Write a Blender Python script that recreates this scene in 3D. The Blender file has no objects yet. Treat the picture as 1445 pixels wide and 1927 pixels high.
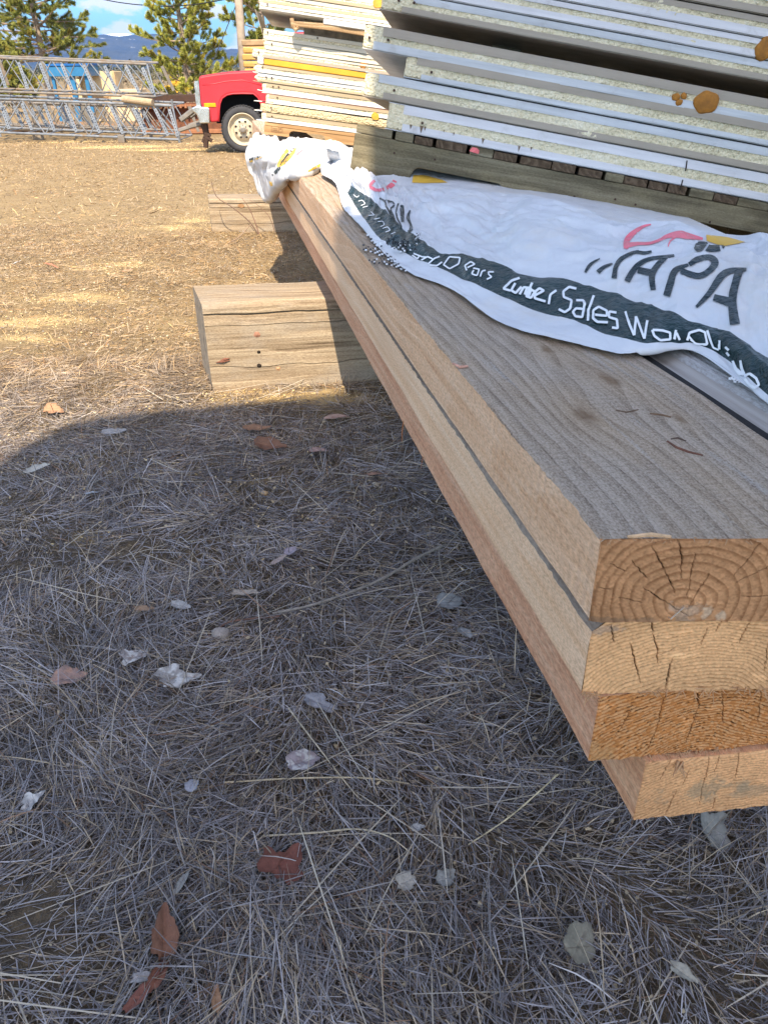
import bpy, bmesh, math, random
import numpy as np
from mathutils import Vector, Matrix
from mathutils.bvhtree import BVHTree

S = bpy.context.scene
COL = S.collection
rad = math.radians

# ---------------------------------------------------------------- camera
PW, PH = 1445.0, 1927.0
FPX = 1447.0
CAM_H = 1.18
PITCH = rad(30.2)
ROLL = rad(0.8)
_f = np.array([0, math.cos(PITCH), -math.sin(PITCH)])
_u0 = np.array([0, math.sin(PITCH), math.cos(PITCH)])
_r0 = np.array([1.0, 0, 0])
_r = math.cos(ROLL) * _r0 - math.sin(ROLL) * _u0
_u = math.sin(ROLL) * _r0 + math.cos(ROLL) * _u0
cam_d = bpy.data.cameras.new("camera")
cam = bpy.data.objects.new("camera", cam_d)
COL.objects.link(cam)
cam.matrix_world = Matrix(((_r[0], _u[0], -_f[0], 0), (_r[1], _u[1], -_f[1], 0), (_r[2], _u[2], -_f[2], CAM_H), (0, 0, 0, 1)))
cam_d.sensor_fit = 'VERTICAL'
cam_d.sensor_height = 24.0
cam_d.lens = FPX / PH * 24.0
cam_d.clip_start = 0.02
cam_d.clip_end = 20000
S.camera = cam
CAMP = np.array([0, 0, CAM_H])

# ---------------------------------------------------------------- light
SUN_EL, SUN_YAW = 50.0, 0.6          # sunlight heads SUN_YAW degrees left of straight ahead
SUN_STRENGTH = 3.5
SKY_STRENGTH = 0.15
EXPOSURE = 1.42
HAZE = 0.00015
_ce, _se = math.cos(rad(SUN_EL)), math.sin(rad(SUN_EL))
LDIR = np.array([-math.sin(rad(SUN_YAW)) * _ce, math.cos(rad(SUN_YAW)) * _ce, -_se])
sun_d = bpy.data.lights.new("sun", 'SUN')
sun_d.energy = SUN_STRENGTH
sun_d.angle = rad(0.53)
sun_d.color = (1.0, 0.87, 0.68)
sun = bpy.data.objects.new("sun", sun_d)
COL.objects.link(sun)
sun.rotation_euler = Vector(LDIR).to_track_quat('-Z', 'Y').to_euler()
sun.location = (0, -20, 30)

def ray(px, py):
    d = _f * FPX + _r * (px - PW / 2) + _u * (PH / 2 - py)
    return d / np.linalg.norm(d)

W = bpy.data.worlds.new("World")
S.world = W
W.use_nodes = True
wt = W.node_tree
wt.nodes.clear()

def node(t, typ, ins=None, **attrs):
    n = t.nodes.new(typ)
    for k, v in attrs.items():
        setattr(n, k, v)
    for k, v in (ins or {}).items():
        s = n.inputs[k]
        if isinstance(v, bpy.types.NodeSocket):
            t.links.new(v, s)
        else:
            if isinstance(v, (tuple, list)) and len(v) == 3 and s.type == 'RGBA':
                v = (*v, 1.0)
            s.default_value = v
    return n

class NT:
    """short hand for building node trees"""
    def __init__(s, t): s.t = t
    def m(s, op, a, b=0.0, c=0.0, clamp=False):
        return node(s.t, 'ShaderNodeMath', {0: a, 1: b, 2: c}, operation=op, use_clamp=clamp).outputs[0]
    def vm(s, op, a, b=(0, 0, 0)):
        n = node(s.t, 'ShaderNodeVectorMath', {0: a}, operation=op)
        if op == 'SCALE':
            if isinstance(b, bpy.types.NodeSocket): s.t.links.new(b, n.inputs['Scale'])
            else: n.inputs['Scale'].default_value = b
        else:
            if isinstance(b, bpy.types.NodeSocket): s.t.links.new(b, n.inputs[1])
            else: n.inputs[1].default_value = b
        return n.outputs['Value'] if op in ('DOT_PRODUCT', 'LENGTH', 'DISTANCE') else n.outputs['Vector']
    def noise(s, v, scale=5.0, detail=4.0, rough=0.55, dist=0.0):
        return node(s.t, 'ShaderNodeTexNoise', {'Vector': v, 'Scale': scale, 'Detail': detail, 'Roughness': rough, 'Distortion': dist}).outputs['Fac']
    def noisec(s, v, scale=5.0, detail=4.0):
        return node(s.t, 'ShaderNodeTexNoise', {'Vector': v, 'Scale': scale, 'Detail': detail}).outputs['Color']
    def vor(s, v, scale=5.0, feature='F1', out='Distance', rnd=1.0):
        return node(s.t, 'ShaderNodeTexVoronoi', {'Vector': v, 'Scale': scale, 'Randomness': rnd}, feature=feature).outputs[out]
    def ramp(s, f, stops):
        n = node(s.t, 'ShaderNodeValToRGB', {0: f})
        e = n.color_ramp.elements
        while len(e) > 1: e.remove(e[-1])
        e[0].position = stops[0][0]; c = stops[0][1]; e[0].color = (*c, 1) if len(c) == 3 else c
        for p, c in stops[1:]:
            x = e.new(p); x.color = (*c, 1) if len(c) == 3 else c
        return n.outputs[0]
    def mr(s, f, a, b, c=0.0, d=1.0):
        return node(s.t, 'ShaderNodeMapRange', {0: f, 1: a, 2: b, 3: c, 4: d}).outputs[0]
    def mix(s, f, a, b, mode='MIX'):
        n = node(s.t, 'ShaderNodeMix', data_type='RGBA', blend_type=mode)
        for k, v in ((0, f), (6, a), (7, b)):
            sk = n.inputs[k]
            if isinstance(v, bpy.types.NodeSocket): s.t.links.new(v, sk)
            else:
                if isinstance(v, tuple) and len(v) == 3: v = (*v, 1)
                sk.default_value = v
        return n.outputs[2]
    def xyz(s, v):
        return node(s.t, 'ShaderNodeSeparateXYZ', {0: v}).outputs
    def comb(s, x, y, z):
        return node(s.t, 'ShaderNodeCombineXYZ', {0: x, 1: y, 2: z}).outputs[0]
    def obj(s): return node(s.t, 'ShaderNodeTexCoord').outputs['Object']
    def bump(s, h, strength=0.4, dist=0.01, normal=None):
        i = {'Height': h, 'Strength': strength, 'Distance': dist}
        if normal is not None: i['Normal'] = normal
        return node(s.t, 'ShaderNodeBump', i).outputs[0]
    def attr(s, name='Col'): return node(s.t, 'ShaderNodeAttribute', attribute_name=name).outputs['Color']

n = NT(wt)
sky = node(wt, 'ShaderNodeTexSky', sky_type='NISHITA')
sky.sun_disc = False
sky.sun_elevation = rad(SUN_EL)
_sd = -LDIR
sky.sun_rotation = math.atan2(_sd[0], _sd[1])
sky.air_density = 1.0; sky.dust_density = 0.6; sky.ozone_density = 1.6
dirv = node(wt, 'ShaderNodeTexCoord').outputs['Generated']
cl = None
wisp = n.noise(n.vm('MULTIPLY', dirv, (30, 30, 75)), 1.0, 6, 0.6)
for (px, py, sx, sz, am) in ((222, 4, 0.038, 0.012, .9), (228, 50, 0.013, 0.010, .85), (212, 60, 0.014, 0.005, .6), (405, 20, 0.016, 0.006, .7), (395, 31, .022, .004, .6), (25, 62, 0.03, 0.012, .6), (462, 78, 0.03, 0.014, .7),
                             (150, -200, .2, .06, .9), (900, -300, .3, .08, .9), (-400, -60, .12, .04, .9), (60, -90, .08, .03, .8)):
    c = ray(px, py)
    d = n.vm('SUBTRACT', dirv, tuple(c))
    d = n.vm('MULTIPLY', d, (1 / sx, 1 / sx, 1 / sz))
    g = n.mr(n.vm('LENGTH', d), 0.25, 1.5, am, 0.0)
    cl = g if cl is None else n.m('MAXIMUM', cl, g)
cf = n.mr(n.m('ADD', cl, n.m('MULTIPLY', n.m('SUBTRACT', wisp, 0.5), 1.5)), 0.38, 0.62, 0.0, 0.95)
cf = n.m('MULTIPLY', cf, n.mr(cl, 0.02, 0.3, 0, 1))
dz = n.xyz(dirv)[2]
low = n.ramp(n.mr(dz, 0.0, 0.45), [(0.0, (.20, .36, .46)), (0.10, (.21, .39, .50)), (0.20, (.25, .44, .56)), (0.34, (.85, .85, .85)), (0.6, (1.15, 1.02, .92)), (1.0, (1.35, 1.14, .98))])
skyb = n.mix(1.0, sky.outputs[0], low, 'MULTIPLY')
skyc = n.mix(cf, skyb, (3.3, 3.3, 3.35))
bg = node(wt, 'ShaderNodeBackground', {'Color': skyc, 'Strength': SKY_STRENGTH})
wo = node(wt, 'ShaderNodeOutputWorld')
wt.links.new(bg.outputs[0], wo.inputs[0])

S.view_settings.view_transform = 'Standard'
S.view_settings.look = 'None'
S.view_settings.gamma = 1.0
S.view_settings.use_curve_mapping = False
S.view_settings.exposure = EXPOSURE

# ---------------------------------------------------------------- helpers
def gz(y):
    """ground height at forward distance y"""
    y = np.asarray(y, float)
    return -0.0193 * np.minimum(y, 24.0)

def PZ(px, py, z):
    d = ray(px, py)
    return CAMP + d * ((z - CAM_H) / d[2])

def PY(px, py, Y):
    d = ray(px, py)
    return CAMP + d * (Y / d[1])

def PG(px, py):
    d = ray(px, py)
    t = CAM_H / (-d[2] - 0.0193 * d[1])
    p = CAMP + d * t
    if p[1] > 24:
        return PZ(px, py, float(gz(24)))
    return p

def proj(p):
    v = np.asarray(p) - CAMP
    w = v @ _f
    return (PW / 2 + FPX * (v @ _r) / w, PH / 2 - FPX * (v @ _u) / w)

def _hash(i, j, k, seed):
    h = (i * 374761393 + j * 668265263 + k * 2147483647 + seed * 144665) & 0xffffffff
    h = ((h ^ (h >> 13)) * 1274126177) & 0xffffffff
    h = ((h ^ (h >> 16)) * 2246822519) & 0xffffffff
    h = h ^ (h >> 15)
    return (h & 0xffff) / 65535.0

def vn(x, y, z=0.0, seed=0):
    """value noise 0..1"""
    x, y, z = np.broadcast_arrays(np.asarray(x, float), np.asarray(y, float), np.asarray(z, float))
    i, j, k = (np.floor(a).astype(np.int64) for a in (x, y, z))
    fx, fy, fz = x - i, y - j, z - k
    fx, fy, fz = (a * a * (3 - 2 * a) for a in (fx, fy, fz))
    r = 0
    for di in (0, 1):
        for dj in (0, 1):
            for dk in (0, 1):
                r = r + _hash(i + di, j + dj, k + dk, seed) * (fx if di else 1 - fx) * (fy if dj else 1 - fy) * (fz if dk else 1 - fz)
    return r

def fbm(x, y, z=0.0, seed=0, o=4):
    r = 0; a = 0.5; t = 0
    for q in range(o):
        r = r + a * vn(np.asarray(x) * 2 ** q, np.asarray(y) * 2 ** q, np.asarray(z) * 2 ** q, seed + q); t += a; a *= 0.5
    return r / t

def sstep(a, b, x):
    t = np.clip((x - a) / (b - a), 0, 1)
    return t * t * (3 - 2 * t)

def raw_mesh(name, V, F, mats, parent=None, fm=None, col=None, smooth=False, loc=None):
    """V (n,3); F list of tuples or (m,k) array; fm = material index of each face; col = (n,3) colours"""
    me = bpy.data.meshes.new(name)
    V = np.asarray(V, np.float32)
    if isinstance(F, np.ndarray) and F.ndim == 2:
        me.vertices.add(len(V)); me.vertices.foreach_set('co', V.ravel())
        k = F.shape[1]
        me.loops.add(F.size); me.loops.foreach_set('vertex_index', F.astype(np.int32).ravel())
        me.polygons.add(len(F)); me.polygons.foreach_set('loop_start', np.arange(0, F.size, k, dtype=np.int32))
        me.update(calc_edges=True)
        me.validate()
    else:
        me.from_pydata([tuple(map(float, v)) for v in V], [], [tuple(int(i) for i in f) for f in F])
        me.update()
    if not isinstance(mats, (list, tuple)): mats = [mats]
    for m in mats: me.materials.append(m)
    if fm is not None and len(me.polygons) == len(fm):
        me.polygons.foreach_set('material_index', np.asarray(fm, np.int32))
    if col is not None:
        a = me.color_attributes.new('Col', 'FLOAT_COLOR', 'POINT')
        c = np.ones((len(V), 4), np.float32); c[:, :3] = col
        a.data.foreach_set('color', c.ravel())
    if smooth:
        me.polygons.foreach_set('use_smooth', np.ones(len(me.polygons), bool))
    o = bpy.data.objects.new(name, me)
    COL.objects.link(o)
    if parent is not None: o.parent = parent
    if loc is not None: o.location = loc
    return o

def grid_faces(nu, nv, off=0):
    i, j = np.meshgrid(np.arange(nu - 1), np.arange(nv - 1), indexing='ij')
    a = (i * nv + j).ravel() + off
    return np.stack([a, a + nv, a + nv + 1, a + 1], 1)

class MB:
    """collects shapes, then links them as one mesh object"""
    def __init__(s): s.v = []; s.f = []; s.m = []
    def add(s, V, F, mi=0):
        o = len(s.v)
        s.v.extend([tuple(map(float, p)) for p in V])
        for f in F: s.f.append(tuple(int(i) + o for i in f)); s.m.append(mi)
        return s
    def box(s, lo, hi, ch=0.0, mi=0, jit=0.0, rnd=random):
        """box with chamfered edges along x, y and z"""
        lo = np.array(lo, float); hi = np.array(hi, float)
        if ch <= 0:
            V = [(x, y, z) for x in (lo[0], hi[0]) for y in (lo[1], hi[1]) for z in (lo[2], hi[2])]
            F = [(0, 1, 3, 2), (4, 6, 7, 5), (0, 4, 5, 1), (2, 3, 7, 6), (0, 2, 6, 4), (1, 5, 7, 3)]
            return s.add(V, F, mi)
        bm = bmesh.new()
        bmesh.ops.create_cube(bm, size=1.0)
        for v in bm.verts:
            v.co = Vector([(lo[i] + hi[i]) / 2 + v.co[i] * (hi[i] - lo[i]) for i in range(3)])
        bmesh.ops.bevel(bm, geom=bm.edges[:], offset=ch, segments=1, affect='EDGES', profile=0.5)
        bm.verts.index_update()
        s.add([v.co for v in bm.verts], [[v.index for v in f.verts] for f in bm.faces], mi)
        bm.free()
        return s
    def tube(s, pts, r, n=8, caps=True, mi=0):
        pts = [np.array(p, float) for p in pts]
        rs = r if isinstance(r, (list, tuple, np.ndarray)) else [r] * len(pts)
        V = []; F = []
        ref = None
        for i, p in enumerate(pts):
            t = pts[min(i + 1, len(pts) - 1)] - pts[max(i - 1, 0)]
            t = t / (np.linalg.norm(t) + 1e-12)
            if ref is None:
                ref = np.array([0, 0, 1.0]) if abs(t[2]) < 0.9 else np.array([1.0, 0, 0])
            a = ref - t * (ref @ t); a /= np.linalg.norm(a) + 1e-12
            b = np.cross(t, a); ref = a
            for k in range(n):
                q = 2 * math.pi * k / n
                V.append(p + rs[i] * (a * math.cos(q) + b * math.sin(q)))
        for i in range(len(pts) - 1):
            for k in range(n):
                F.append((i * n + k, i * n + (k + 1) % n, (i + 1) * n + (k + 1) % n, (i + 1) * n + k))
        if caps:
            F.append(tuple(range(n))[::-1]); F.append(tuple((len(pts) - 1) * n + k for k in range(n)))
        return s.add(V, F, mi)
    def prism(s, poly, a0, a1, plane='xz', mi=0):
        """polygon in a plane, extruded along the third axis from a0 to a1"""
        k = len(poly)
        def P(u, v, w):
            return {'xz': (u, w, v), 'xy': (u, v, w), 'yz': (w, u, v)}[plane]
        V = [P(u, v, a0) for u, v in poly] + [P(u, v, a1) for u, v in poly]
        F = [tuple(range(k)), tuple(range(2 * k - 1, k - 1, -1))]
        F += [(i, i + k, (i + 1) % k + k, (i + 1) % k) for i in range(k)]
        return s.add(V, F, mi)
    def lathe(s, prof, c, axis='y', n=32, mi=0, caps=True):
        """profile of (radius, height) revolved about an axis through c"""
        V = []; F = []
        for (r_, h) in prof:
            for k in range(n):
                q = 2 * math.pi * k / n
                a, b = r_ * math.cos(q), r_ * math.sin(q)
                V.append({'y': (c[0] + a, c[1] + h, c[2] + b), 'z': (c[0] + a, c[1] + b, c[2] + h), 'x': (c[0] + h, c[1] + a, c[2] + b)}[axis])
        for i in range(len(prof) - 1):
            for k in range(n):
                F.append((i * n + k, i * n + (k + 1) % n, (i + 1) * n + (k + 1) % n, (i + 1) * n + k))
        if caps: F.append(tuple(range(n))[::-1])
        F.append(tuple((len(prof) - 1) * n + k for k in range(n)))
        if not caps and prof[-1][0] > .05: F.pop()
        return s.add(V, F, mi)
    def build(s, name, mats, parent=None, smooth=False, off=None, fix=True):
        V = np.array(s.v, float)
        if off is not None: V = V - np.array(off)
        o = raw_mesh(name, V, s.f, mats, parent, fm=s.m)
        if fix:
            bm = bmesh.new(); bm.from_mesh(o.data)
            bmesh.ops.recalc_face_normals(bm, faces=bm.faces[:]); bm.to_mesh(o.data); bm.free()
        if smooth:
            o.data.polygons.foreach_set('use_smooth', np.ones(len(o.data.polygons), bool))
        return o

def tag(o, label=None, cat=None, group=None, kind=None):
    if label: o['label'] = label
    if cat: o['category'] = cat
    if group: o['group'] = group
    if kind: o['kind'] = kind
    return o

def thing(name, label, cat, loc=(0, 0, 0), rz=0.0, group=None, mat=None):
    o = bpy.data.objects.new(name, None)
    COL.objects.link(o)
    o.empty_display_size = 0.1
    if mat is not None: o.matrix_world = mat
    else:
        o.location = loc; o.rotation_euler = (0, 0, rz)
    return tag(o, label, cat, group)

# ---------------------------------------------------------------- materials
def new_mat(name):
    m = bpy.data.materials.new(name)
    m.use_nodes = True
    t = m.node_tree
    t.nodes.clear()
    return m, NT(t)

def finish(m, n, base, rough=0.7, normal=None, metal=0.0, spec=0.3, **extra):
    ins = {'Base Color': base, 'Roughness': rough, 'Metallic': metal, 'Specular IOR Level': spec}
    if normal is not None: ins['Normal'] = normal
    ins.update(extra)
    p = node(n.t, 'ShaderNodeBsdfPrincipled', ins)
    o = node(n.t, 'ShaderNodeOutputMaterial')
    n.t.links.new(p.outputs[0], o.inputs[0])
    return m

def simple(name, c, rough=0.6, metal=0.0, var=0.25, scale=8.0, bump=0.15, spec=0.3, dirt=None, dirt_amt=0.0):
    m, n = new_mat(name)
    v = n.obj()
    f = n.noise(v, scale, 5, 0.6)
    lo = tuple(x * (1 - var) for x in c); hi = tuple(min(1, x * (1 + var)) for x in c)
    b = n.mix(n.mr(f, 0.3, 0.7), lo, hi)
    if dirt:
        g = n.noise(v, scale * 0.45, 6, 0.65)
        b = n.mix(n.mr(g, 0.62 - dirt_amt, 0.75 - dirt_amt * 0.6), b, dirt)
    fine = n.noise(v, scale * 12, 3)
    r = n.mr(f, 0.2, 0.8, max(0.05, rough - 0.1), min(1, rough + 0.1))
    return finish(m, n, b, r, n.bump(fine, bump, 0.004), metal, spec)

def wood(name, stops, lng=1.0, acr=45.0, bump=0.35, saw=0.0, sawf=300.0, axis=1, rough=0.8, knots=(), patch=None, patch_amt=0.5, rings=26.0, fuzz=0.0, fine=260.0, ring_amt=0.55):
    """sawn wood, grain along a local axis; rings of early and late wood seen flat-sawn"""
    m, n = new_mat(name)
    v = n.obj()
    sc = [acr, acr, acr]; sc[axis] = lng
    g = n.vm('MULTIPLY', v, tuple(sc))
    x = n.xyz(v)
    across = n.m('ADD', x[0] if axis != 0 else x[1], n.m('MULTIPLY', x[2], 0.9))
    slow = [3.0, 3.0, 3.0]; slow[axis] = 0.55
    wob = n.noise(n.vm('MULTIPLY', v, tuple(slow)), 1.6, 3, 0.5)
    fld = n.m('ADD', across, n.m('MULTIPLY', wob, 0.35))
    kn = None
    for (kp, kr) in knots:
        d = n.vm('SUBTRACT', v, kp)
        e = [1.0, 1.0, 1.0]; e[axis] = 0.42
        d = n.vm('LENGTH', n.vm('MULTIPLY', d, tuple(e)))
        q = n.m('EXPONENT', n.m('MULTIPLY', n.m('MULTIPLY', d, d), -1.0 / (kr * kr * 3.2)))
        fld = n.m('ADD', fld, n.m('MULTIPLY', q, kr * 2.6))
        core = n.mr(n.m('ADD', d, n.m('MULTIPLY', n.noise(v, 60, 3), kr * 0.5)), kr * 0.75, kr * 0.35)
        kn = core if kn is None else n.m('MAXIMUM', kn, core)
    ring = n.m('FRACT', n.m('MULTIPLY', fld, rings))
    late = n.mr(ring, 0.35, 0.98, 0.0, 1.0)
    late = n.m('MULTIPLY', late, n.mr(ring, 0.86, 1.0, 1, 0))
    streak = n.noise(g, 1.0, 6, 0.65)
    fac = n.m('ADD', n.m('MULTIPLY', late, ring_amt * 0.55), n.m('MULTIPLY', streak, 1.0 - ring_amt * 0.35))
    col = n.ramp(fac, stops)
    if patch:
        pm = n.noise(n.vm('MULTIPLY', v, tuple(0.35 * s if i == axis else s for i, s in enumerate((9, 9, 9)))), 1.0, 5, 0.6)
        col = n.mix(n.m('MULTIPLY', n.mr(pm, 0.48, 0.66), patch_amt), col, patch)
    if kn is not None:
        col = n.mix(n.m('MULTIPLY', kn, 0.75), col, tuple(c * 0.45 for c in stops[0][1]))
    big = n.noise(v, 2.3, 3)
    col = n.mix(1.0, col, n.mix(big, (0.82, 0.82, 0.82), (1.12, 1.12, 1.12)), 'MULTIPLY')
    h = n.m('ADD', n.m('MULTIPLY', streak, 0.8), n.m('MULTIPLY', late, 0.45))
    if saw > 0:
        q = n.m('ADD', x[axis], n.m('MULTIPLY', n.noise(v, 4, 2), 0.03))
        q = n.m('ADD', q, n.m('MULTIPLY', across, 0.12))
        sw = n.m('SINE', n.m('MULTIPLY', q, sawf))
        sw = n.m('MULTIPLY', sw, n.mr(n.noise(v, 11, 2), 0.35, 0.6))
        h = n.m('ADD', h, n.m('MULTIPLY', sw, saw))
    if fuzz > 0:
        fz = n.noise(n.vm('MULTIPLY', v, tuple(fine * (0.35 if i == axis else 1.0) for i in range(3))), 1.0, 4, 0.7)
        h = n.m('ADD', h, n.m('MULTIPLY', fz, fuzz))
        col = n.mix(1.0, col, n.ramp(fz, [(0.3, (0.66, 0.60, 0.56)), (0.55, (1.0, 1.0, 1.0)), (0.75, (1.22, 1.18, 1.14))]), 'MULTIPLY')
    return finish(m, n, col, rough, n.bump(h, bump, 0.004), 0.0, 0.2)

def colmat(name, rough=0.75, fine=900.0, bump=0.25, var=0.12, spec=0.2, transl=0.0):
    """base colour from the mesh's own colours"""
    m, n = new_mat(name)
    v = n.obj()
    f = n.noise(v, fine, 3, 0.6)
    c = n.mix(1.0, n.attr(), n.mix(f, (1 - var,) * 3, (1 + var,) * 3), 'MULTIPLY')
    return finish(m, n, c, rough, n.bump(f, bump, 0.001), 0.0, spec)

M = {}
M['ground'] = None
M['blade'] = colmat('dry_blade', 0.62, 200, 0.0, 0.1, 0.35)
M['endgrain'] = colmat('end_grain', 0.85, 1400, 0.35, 0.22, 0.15)
M['paint_col'] = colmat('coloured_surface', 0.8, 500, 0.3, 0.15)
M['leaf'] = colmat('dead_leaf', 0.7, 260, 0.5, 0.25, 0.25)
M['splinter'] = simple('splinter_wood', (0.46, 0.27, 0.14), 0.8, var=0.3, scale=60)
# ================================================================ the ground
def ground_material():
    m, n = new_mat('dry_yard_ground')
    v = n.obj()
    x = n.xyz(v)
    big = n.noise(v, 0.55, 5, 0.6)
    mid = n.noise(v, 3.1, 6, 0.65)
    fine = n.noise(v, 38, 6, 0.7)
    fib = n.noise(n.vm('MULTIPLY', v, (160, 50, 60)), 1.0, 4, 0.7, 0.8)
    fib2 = n.noise(n.vm('MULTIPLY', v, (45, 170, 60)), 1.0, 4, 0.7, 0.8)
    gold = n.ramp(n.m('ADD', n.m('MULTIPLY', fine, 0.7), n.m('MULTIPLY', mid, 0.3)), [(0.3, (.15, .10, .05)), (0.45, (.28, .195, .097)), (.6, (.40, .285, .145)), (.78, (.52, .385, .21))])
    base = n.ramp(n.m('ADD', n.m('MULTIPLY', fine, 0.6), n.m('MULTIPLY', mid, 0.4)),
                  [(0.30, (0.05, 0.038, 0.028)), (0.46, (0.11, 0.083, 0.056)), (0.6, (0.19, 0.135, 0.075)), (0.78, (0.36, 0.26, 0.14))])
    base = n.mix(n.mr(x[1], 2.0, 4.5, 0, .85), base, gold)  # sunlit gold painted into soil and fibres beyond the shadow edge
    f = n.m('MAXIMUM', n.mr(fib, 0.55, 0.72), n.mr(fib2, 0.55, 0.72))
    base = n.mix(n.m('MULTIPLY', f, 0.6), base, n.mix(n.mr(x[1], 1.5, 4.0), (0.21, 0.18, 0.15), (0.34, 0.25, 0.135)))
    # moss in small spots, pale sawdust in drifts
    moss = n.m('MULTIPLY', n.mr(n.noise(v, 9, 5, 0.6), 0.60, 0.70), n.mr(mid, 0.45, 0.6))
    base = n.mix(n.m('MULTIPLY', moss, 0.5), base, (0.10, 0.105, 0.03))
    saw = None
    for (cx, cy, sx, sy, am) in SAWDUST:
        d = n.vm('MULTIPLY', n.vm('SUBTRACT', v, (cx, cy, 0.0)), (1 / sx, 1 / sy, 0.0))
        g = n.mr(n.vm('LENGTH', d), 0.2, 1.3, am, 0.0)
        saw = g if saw is None else n.m('MAXIMUM', saw, g)
    sm = n.m('ADD', n.m('MULTIPLY', saw, 0.75), n.m('MULTIPLY', n.m('SUBTRACT', n.noise(n.vm('MULTIPLY', v, (1.0, 1.6, 1.0)), 4.2, 7, 0.72), 0.5), 1.5))
    sm = n.m('MULTIPLY', n.mr(sm, 0.30, 0.52), n.mr(saw, 0.02, 0.2))
    chip = n.ramp(n.noise(v, 130, 3, 0.7), [(0.3, (0.40, 0.27, 0.11)), (0.6, (0.66, 0.48, 0.23)), (0.8, (0.78, 0.62, 0.36))])
    base = n.mix(n.m('MULTIPLY', sm, 0.85), base, chip)
    far = n.mr(x[1], 9.0, 22.0)
    fcol = n.ramp(n.m('ADD', n.m('MULTIPLY', n.noise(n.vm('MULTIPLY', v, (1, 1.0, 1)), 6, 6, 0.7), 0.6), n.m('MULTIPLY', big, 0.4)), [(0.35, (0.165, 0.112, 0.056)), (0.5, (0.26, 0.18, 0.09)), (0.66, (0.37, 0.265, 0.137))])
    base = n.mix(n.m('MULTIPLY', n.m('MULTIPLY', far, 0.8), n.m('SUBTRACT', 1.0, n.m('MULTIPLY', sm, 0.9))), base, fcol)
    field = n.mr(x[1], 60.0, 160.0)
    base = n.mix(field, base, n.ramp(n.noise(v, 0.03, 4), [(0.35, (0.055, 0.06, 0.03)), (0.6, (0.19, 0.145, 0.08))]))
    h = n.m('ADD', fine, n.m('MULTIPLY', n.m('ADD', fib, fib2), 0.6))
    return finish(m, n, base, 0.92, n.bump(h, 0.9, 0.012), 0.0, 0.15)

SAWDUST = []
for (px, py, sx, sy, am) in ((235, 277, 1.5, 0.55, 1.0), (130, 268, 1.1, 0.4, 0.8), (330, 283, 1.2, 0.3, 0.9), (70, 605, .36, .22, 1.0), (40, 640, .3, .14, .7), (150, 560, .5, .22, .8), (220, 500, .5, .3, .6),
                             (390, 270, .5, .2, .7), (500, 745, .42, .12, .9), (600, 755, .35, .10, .8), (330, 770, .5, .12, .5), (330, 430, .5, .3, .6), (365, 415, .3, .3, .8), (90, 880, .4, .12, .45), (180, 1010, .2, .1, .35), (420, 900, .5, .2, .35), (620, 960, .3, .2, .3), (430, 1150, .12, .1, .35)):
    p = PG(px, py)
    SAWDUST.append((p[0], p[1], sx, sy, am))
M['ground'] = ground_material()

def make_ground():
    ys = np.concatenate([[-30, -12, -5, -2], np.arange(-1, 6, 0.035), np.arange(6, 26, 0.25), [26, 30, 40, 60, 90, 140, 220, 400, 800, 1600, 3000, 6000]])
    xs = np.concatenate([[-6000, -2500, -1000, -400, -150, -60, -30], np.arange(-14, -3, 0.25), np.arange(-3, 2.5, 0.035), np.arange(2.5, 8, 0.3), [10, 20, 60, 150, 400, 1000, 2500, 6000]])
    X, Y = np.meshgrid(xs, ys, indexing='ij')
    Z = gz(np.maximum(Y, -5)) + 0.0
    near = sstep(30, 8, Y) * sstep(-12, -6, Y)
    Z = Z + near * ((fbm(X * 1.3, Y * 1.3, 0, 3, 3) - 0.5) * 0.05 + (fbm(X * 9, Y * 9, 0, 7, 3) - 0.5) * 0.022)
    V = np.stack([X, Y, Z], -1).reshape(-1, 3)
    o = raw_mesh('ground', V, grid_faces(len(xs), len(ys)), M['ground'], smooth=True)
    tag(o, 'bare dry yard with flattened dead grass and sawdust', None, kind='structure')
    return o
ground = make_ground()

rng = np.random.default_rng(11)
def blades(n_, x, y, length, width, colr, pitch, z0, curl, seg=3, heading=None, roll=None):
    """flat curved straws: returns verts, faces, colours"""
    h = rng.uniform(0, 2 * np.pi, n_) if heading is None else heading
    p = pitch.copy()
    yaw_c = rng.normal(0, 0.09, n_)
    pos = np.stack([x, y, gz(y) + z0], 1)
    rolla = rng.normal(0, 0.7, n_) if roll is None else roll
    V = np.empty((n_, seg + 1, 2, 3)); step = length / seg
    cur = pos.copy()
    for s in range(seg + 1):
        d = np.stack([np.cos(p) * np.cos(h), np.cos(p) * np.sin(h), np.sin(p)], 1)
        side = np.stack([-np.sin(h), np.cos(h), np.zeros(n_)], 1)
        up = np.cross(d, side)
        sd = side * np.cos(rolla)[:, None] + up * np.sin(rolla)[:, None]
        w = width * (1.0 if s < seg else 0.35) * (0.8 if s == 0 else 1)
        V[:, s, 0] = cur - sd * w[:, None] / 2; V[:, s, 1] = cur + sd * w[:, None] / 2
        cur = cur + d * step[:, None]
        p = p - curl / seg; h = h + yaw_c / seg
    floor = gz(V[..., 1]) + 0.001
    V[..., 2] = np.maximum(V[..., 2], floor)
    k = 2 * (seg + 1)
    base = (np.arange(n_) * k)[:, None]
    F = np.concatenate([base + np.array([[2 * s, 2 * s + 1, 2 * s + 3, 2 * s + 2]]) for s in range(seg)], 1).reshape(-1, 4)
    C = np.repeat(colr, k, 0)
    return V.reshape(-1, 3), F, C

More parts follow.
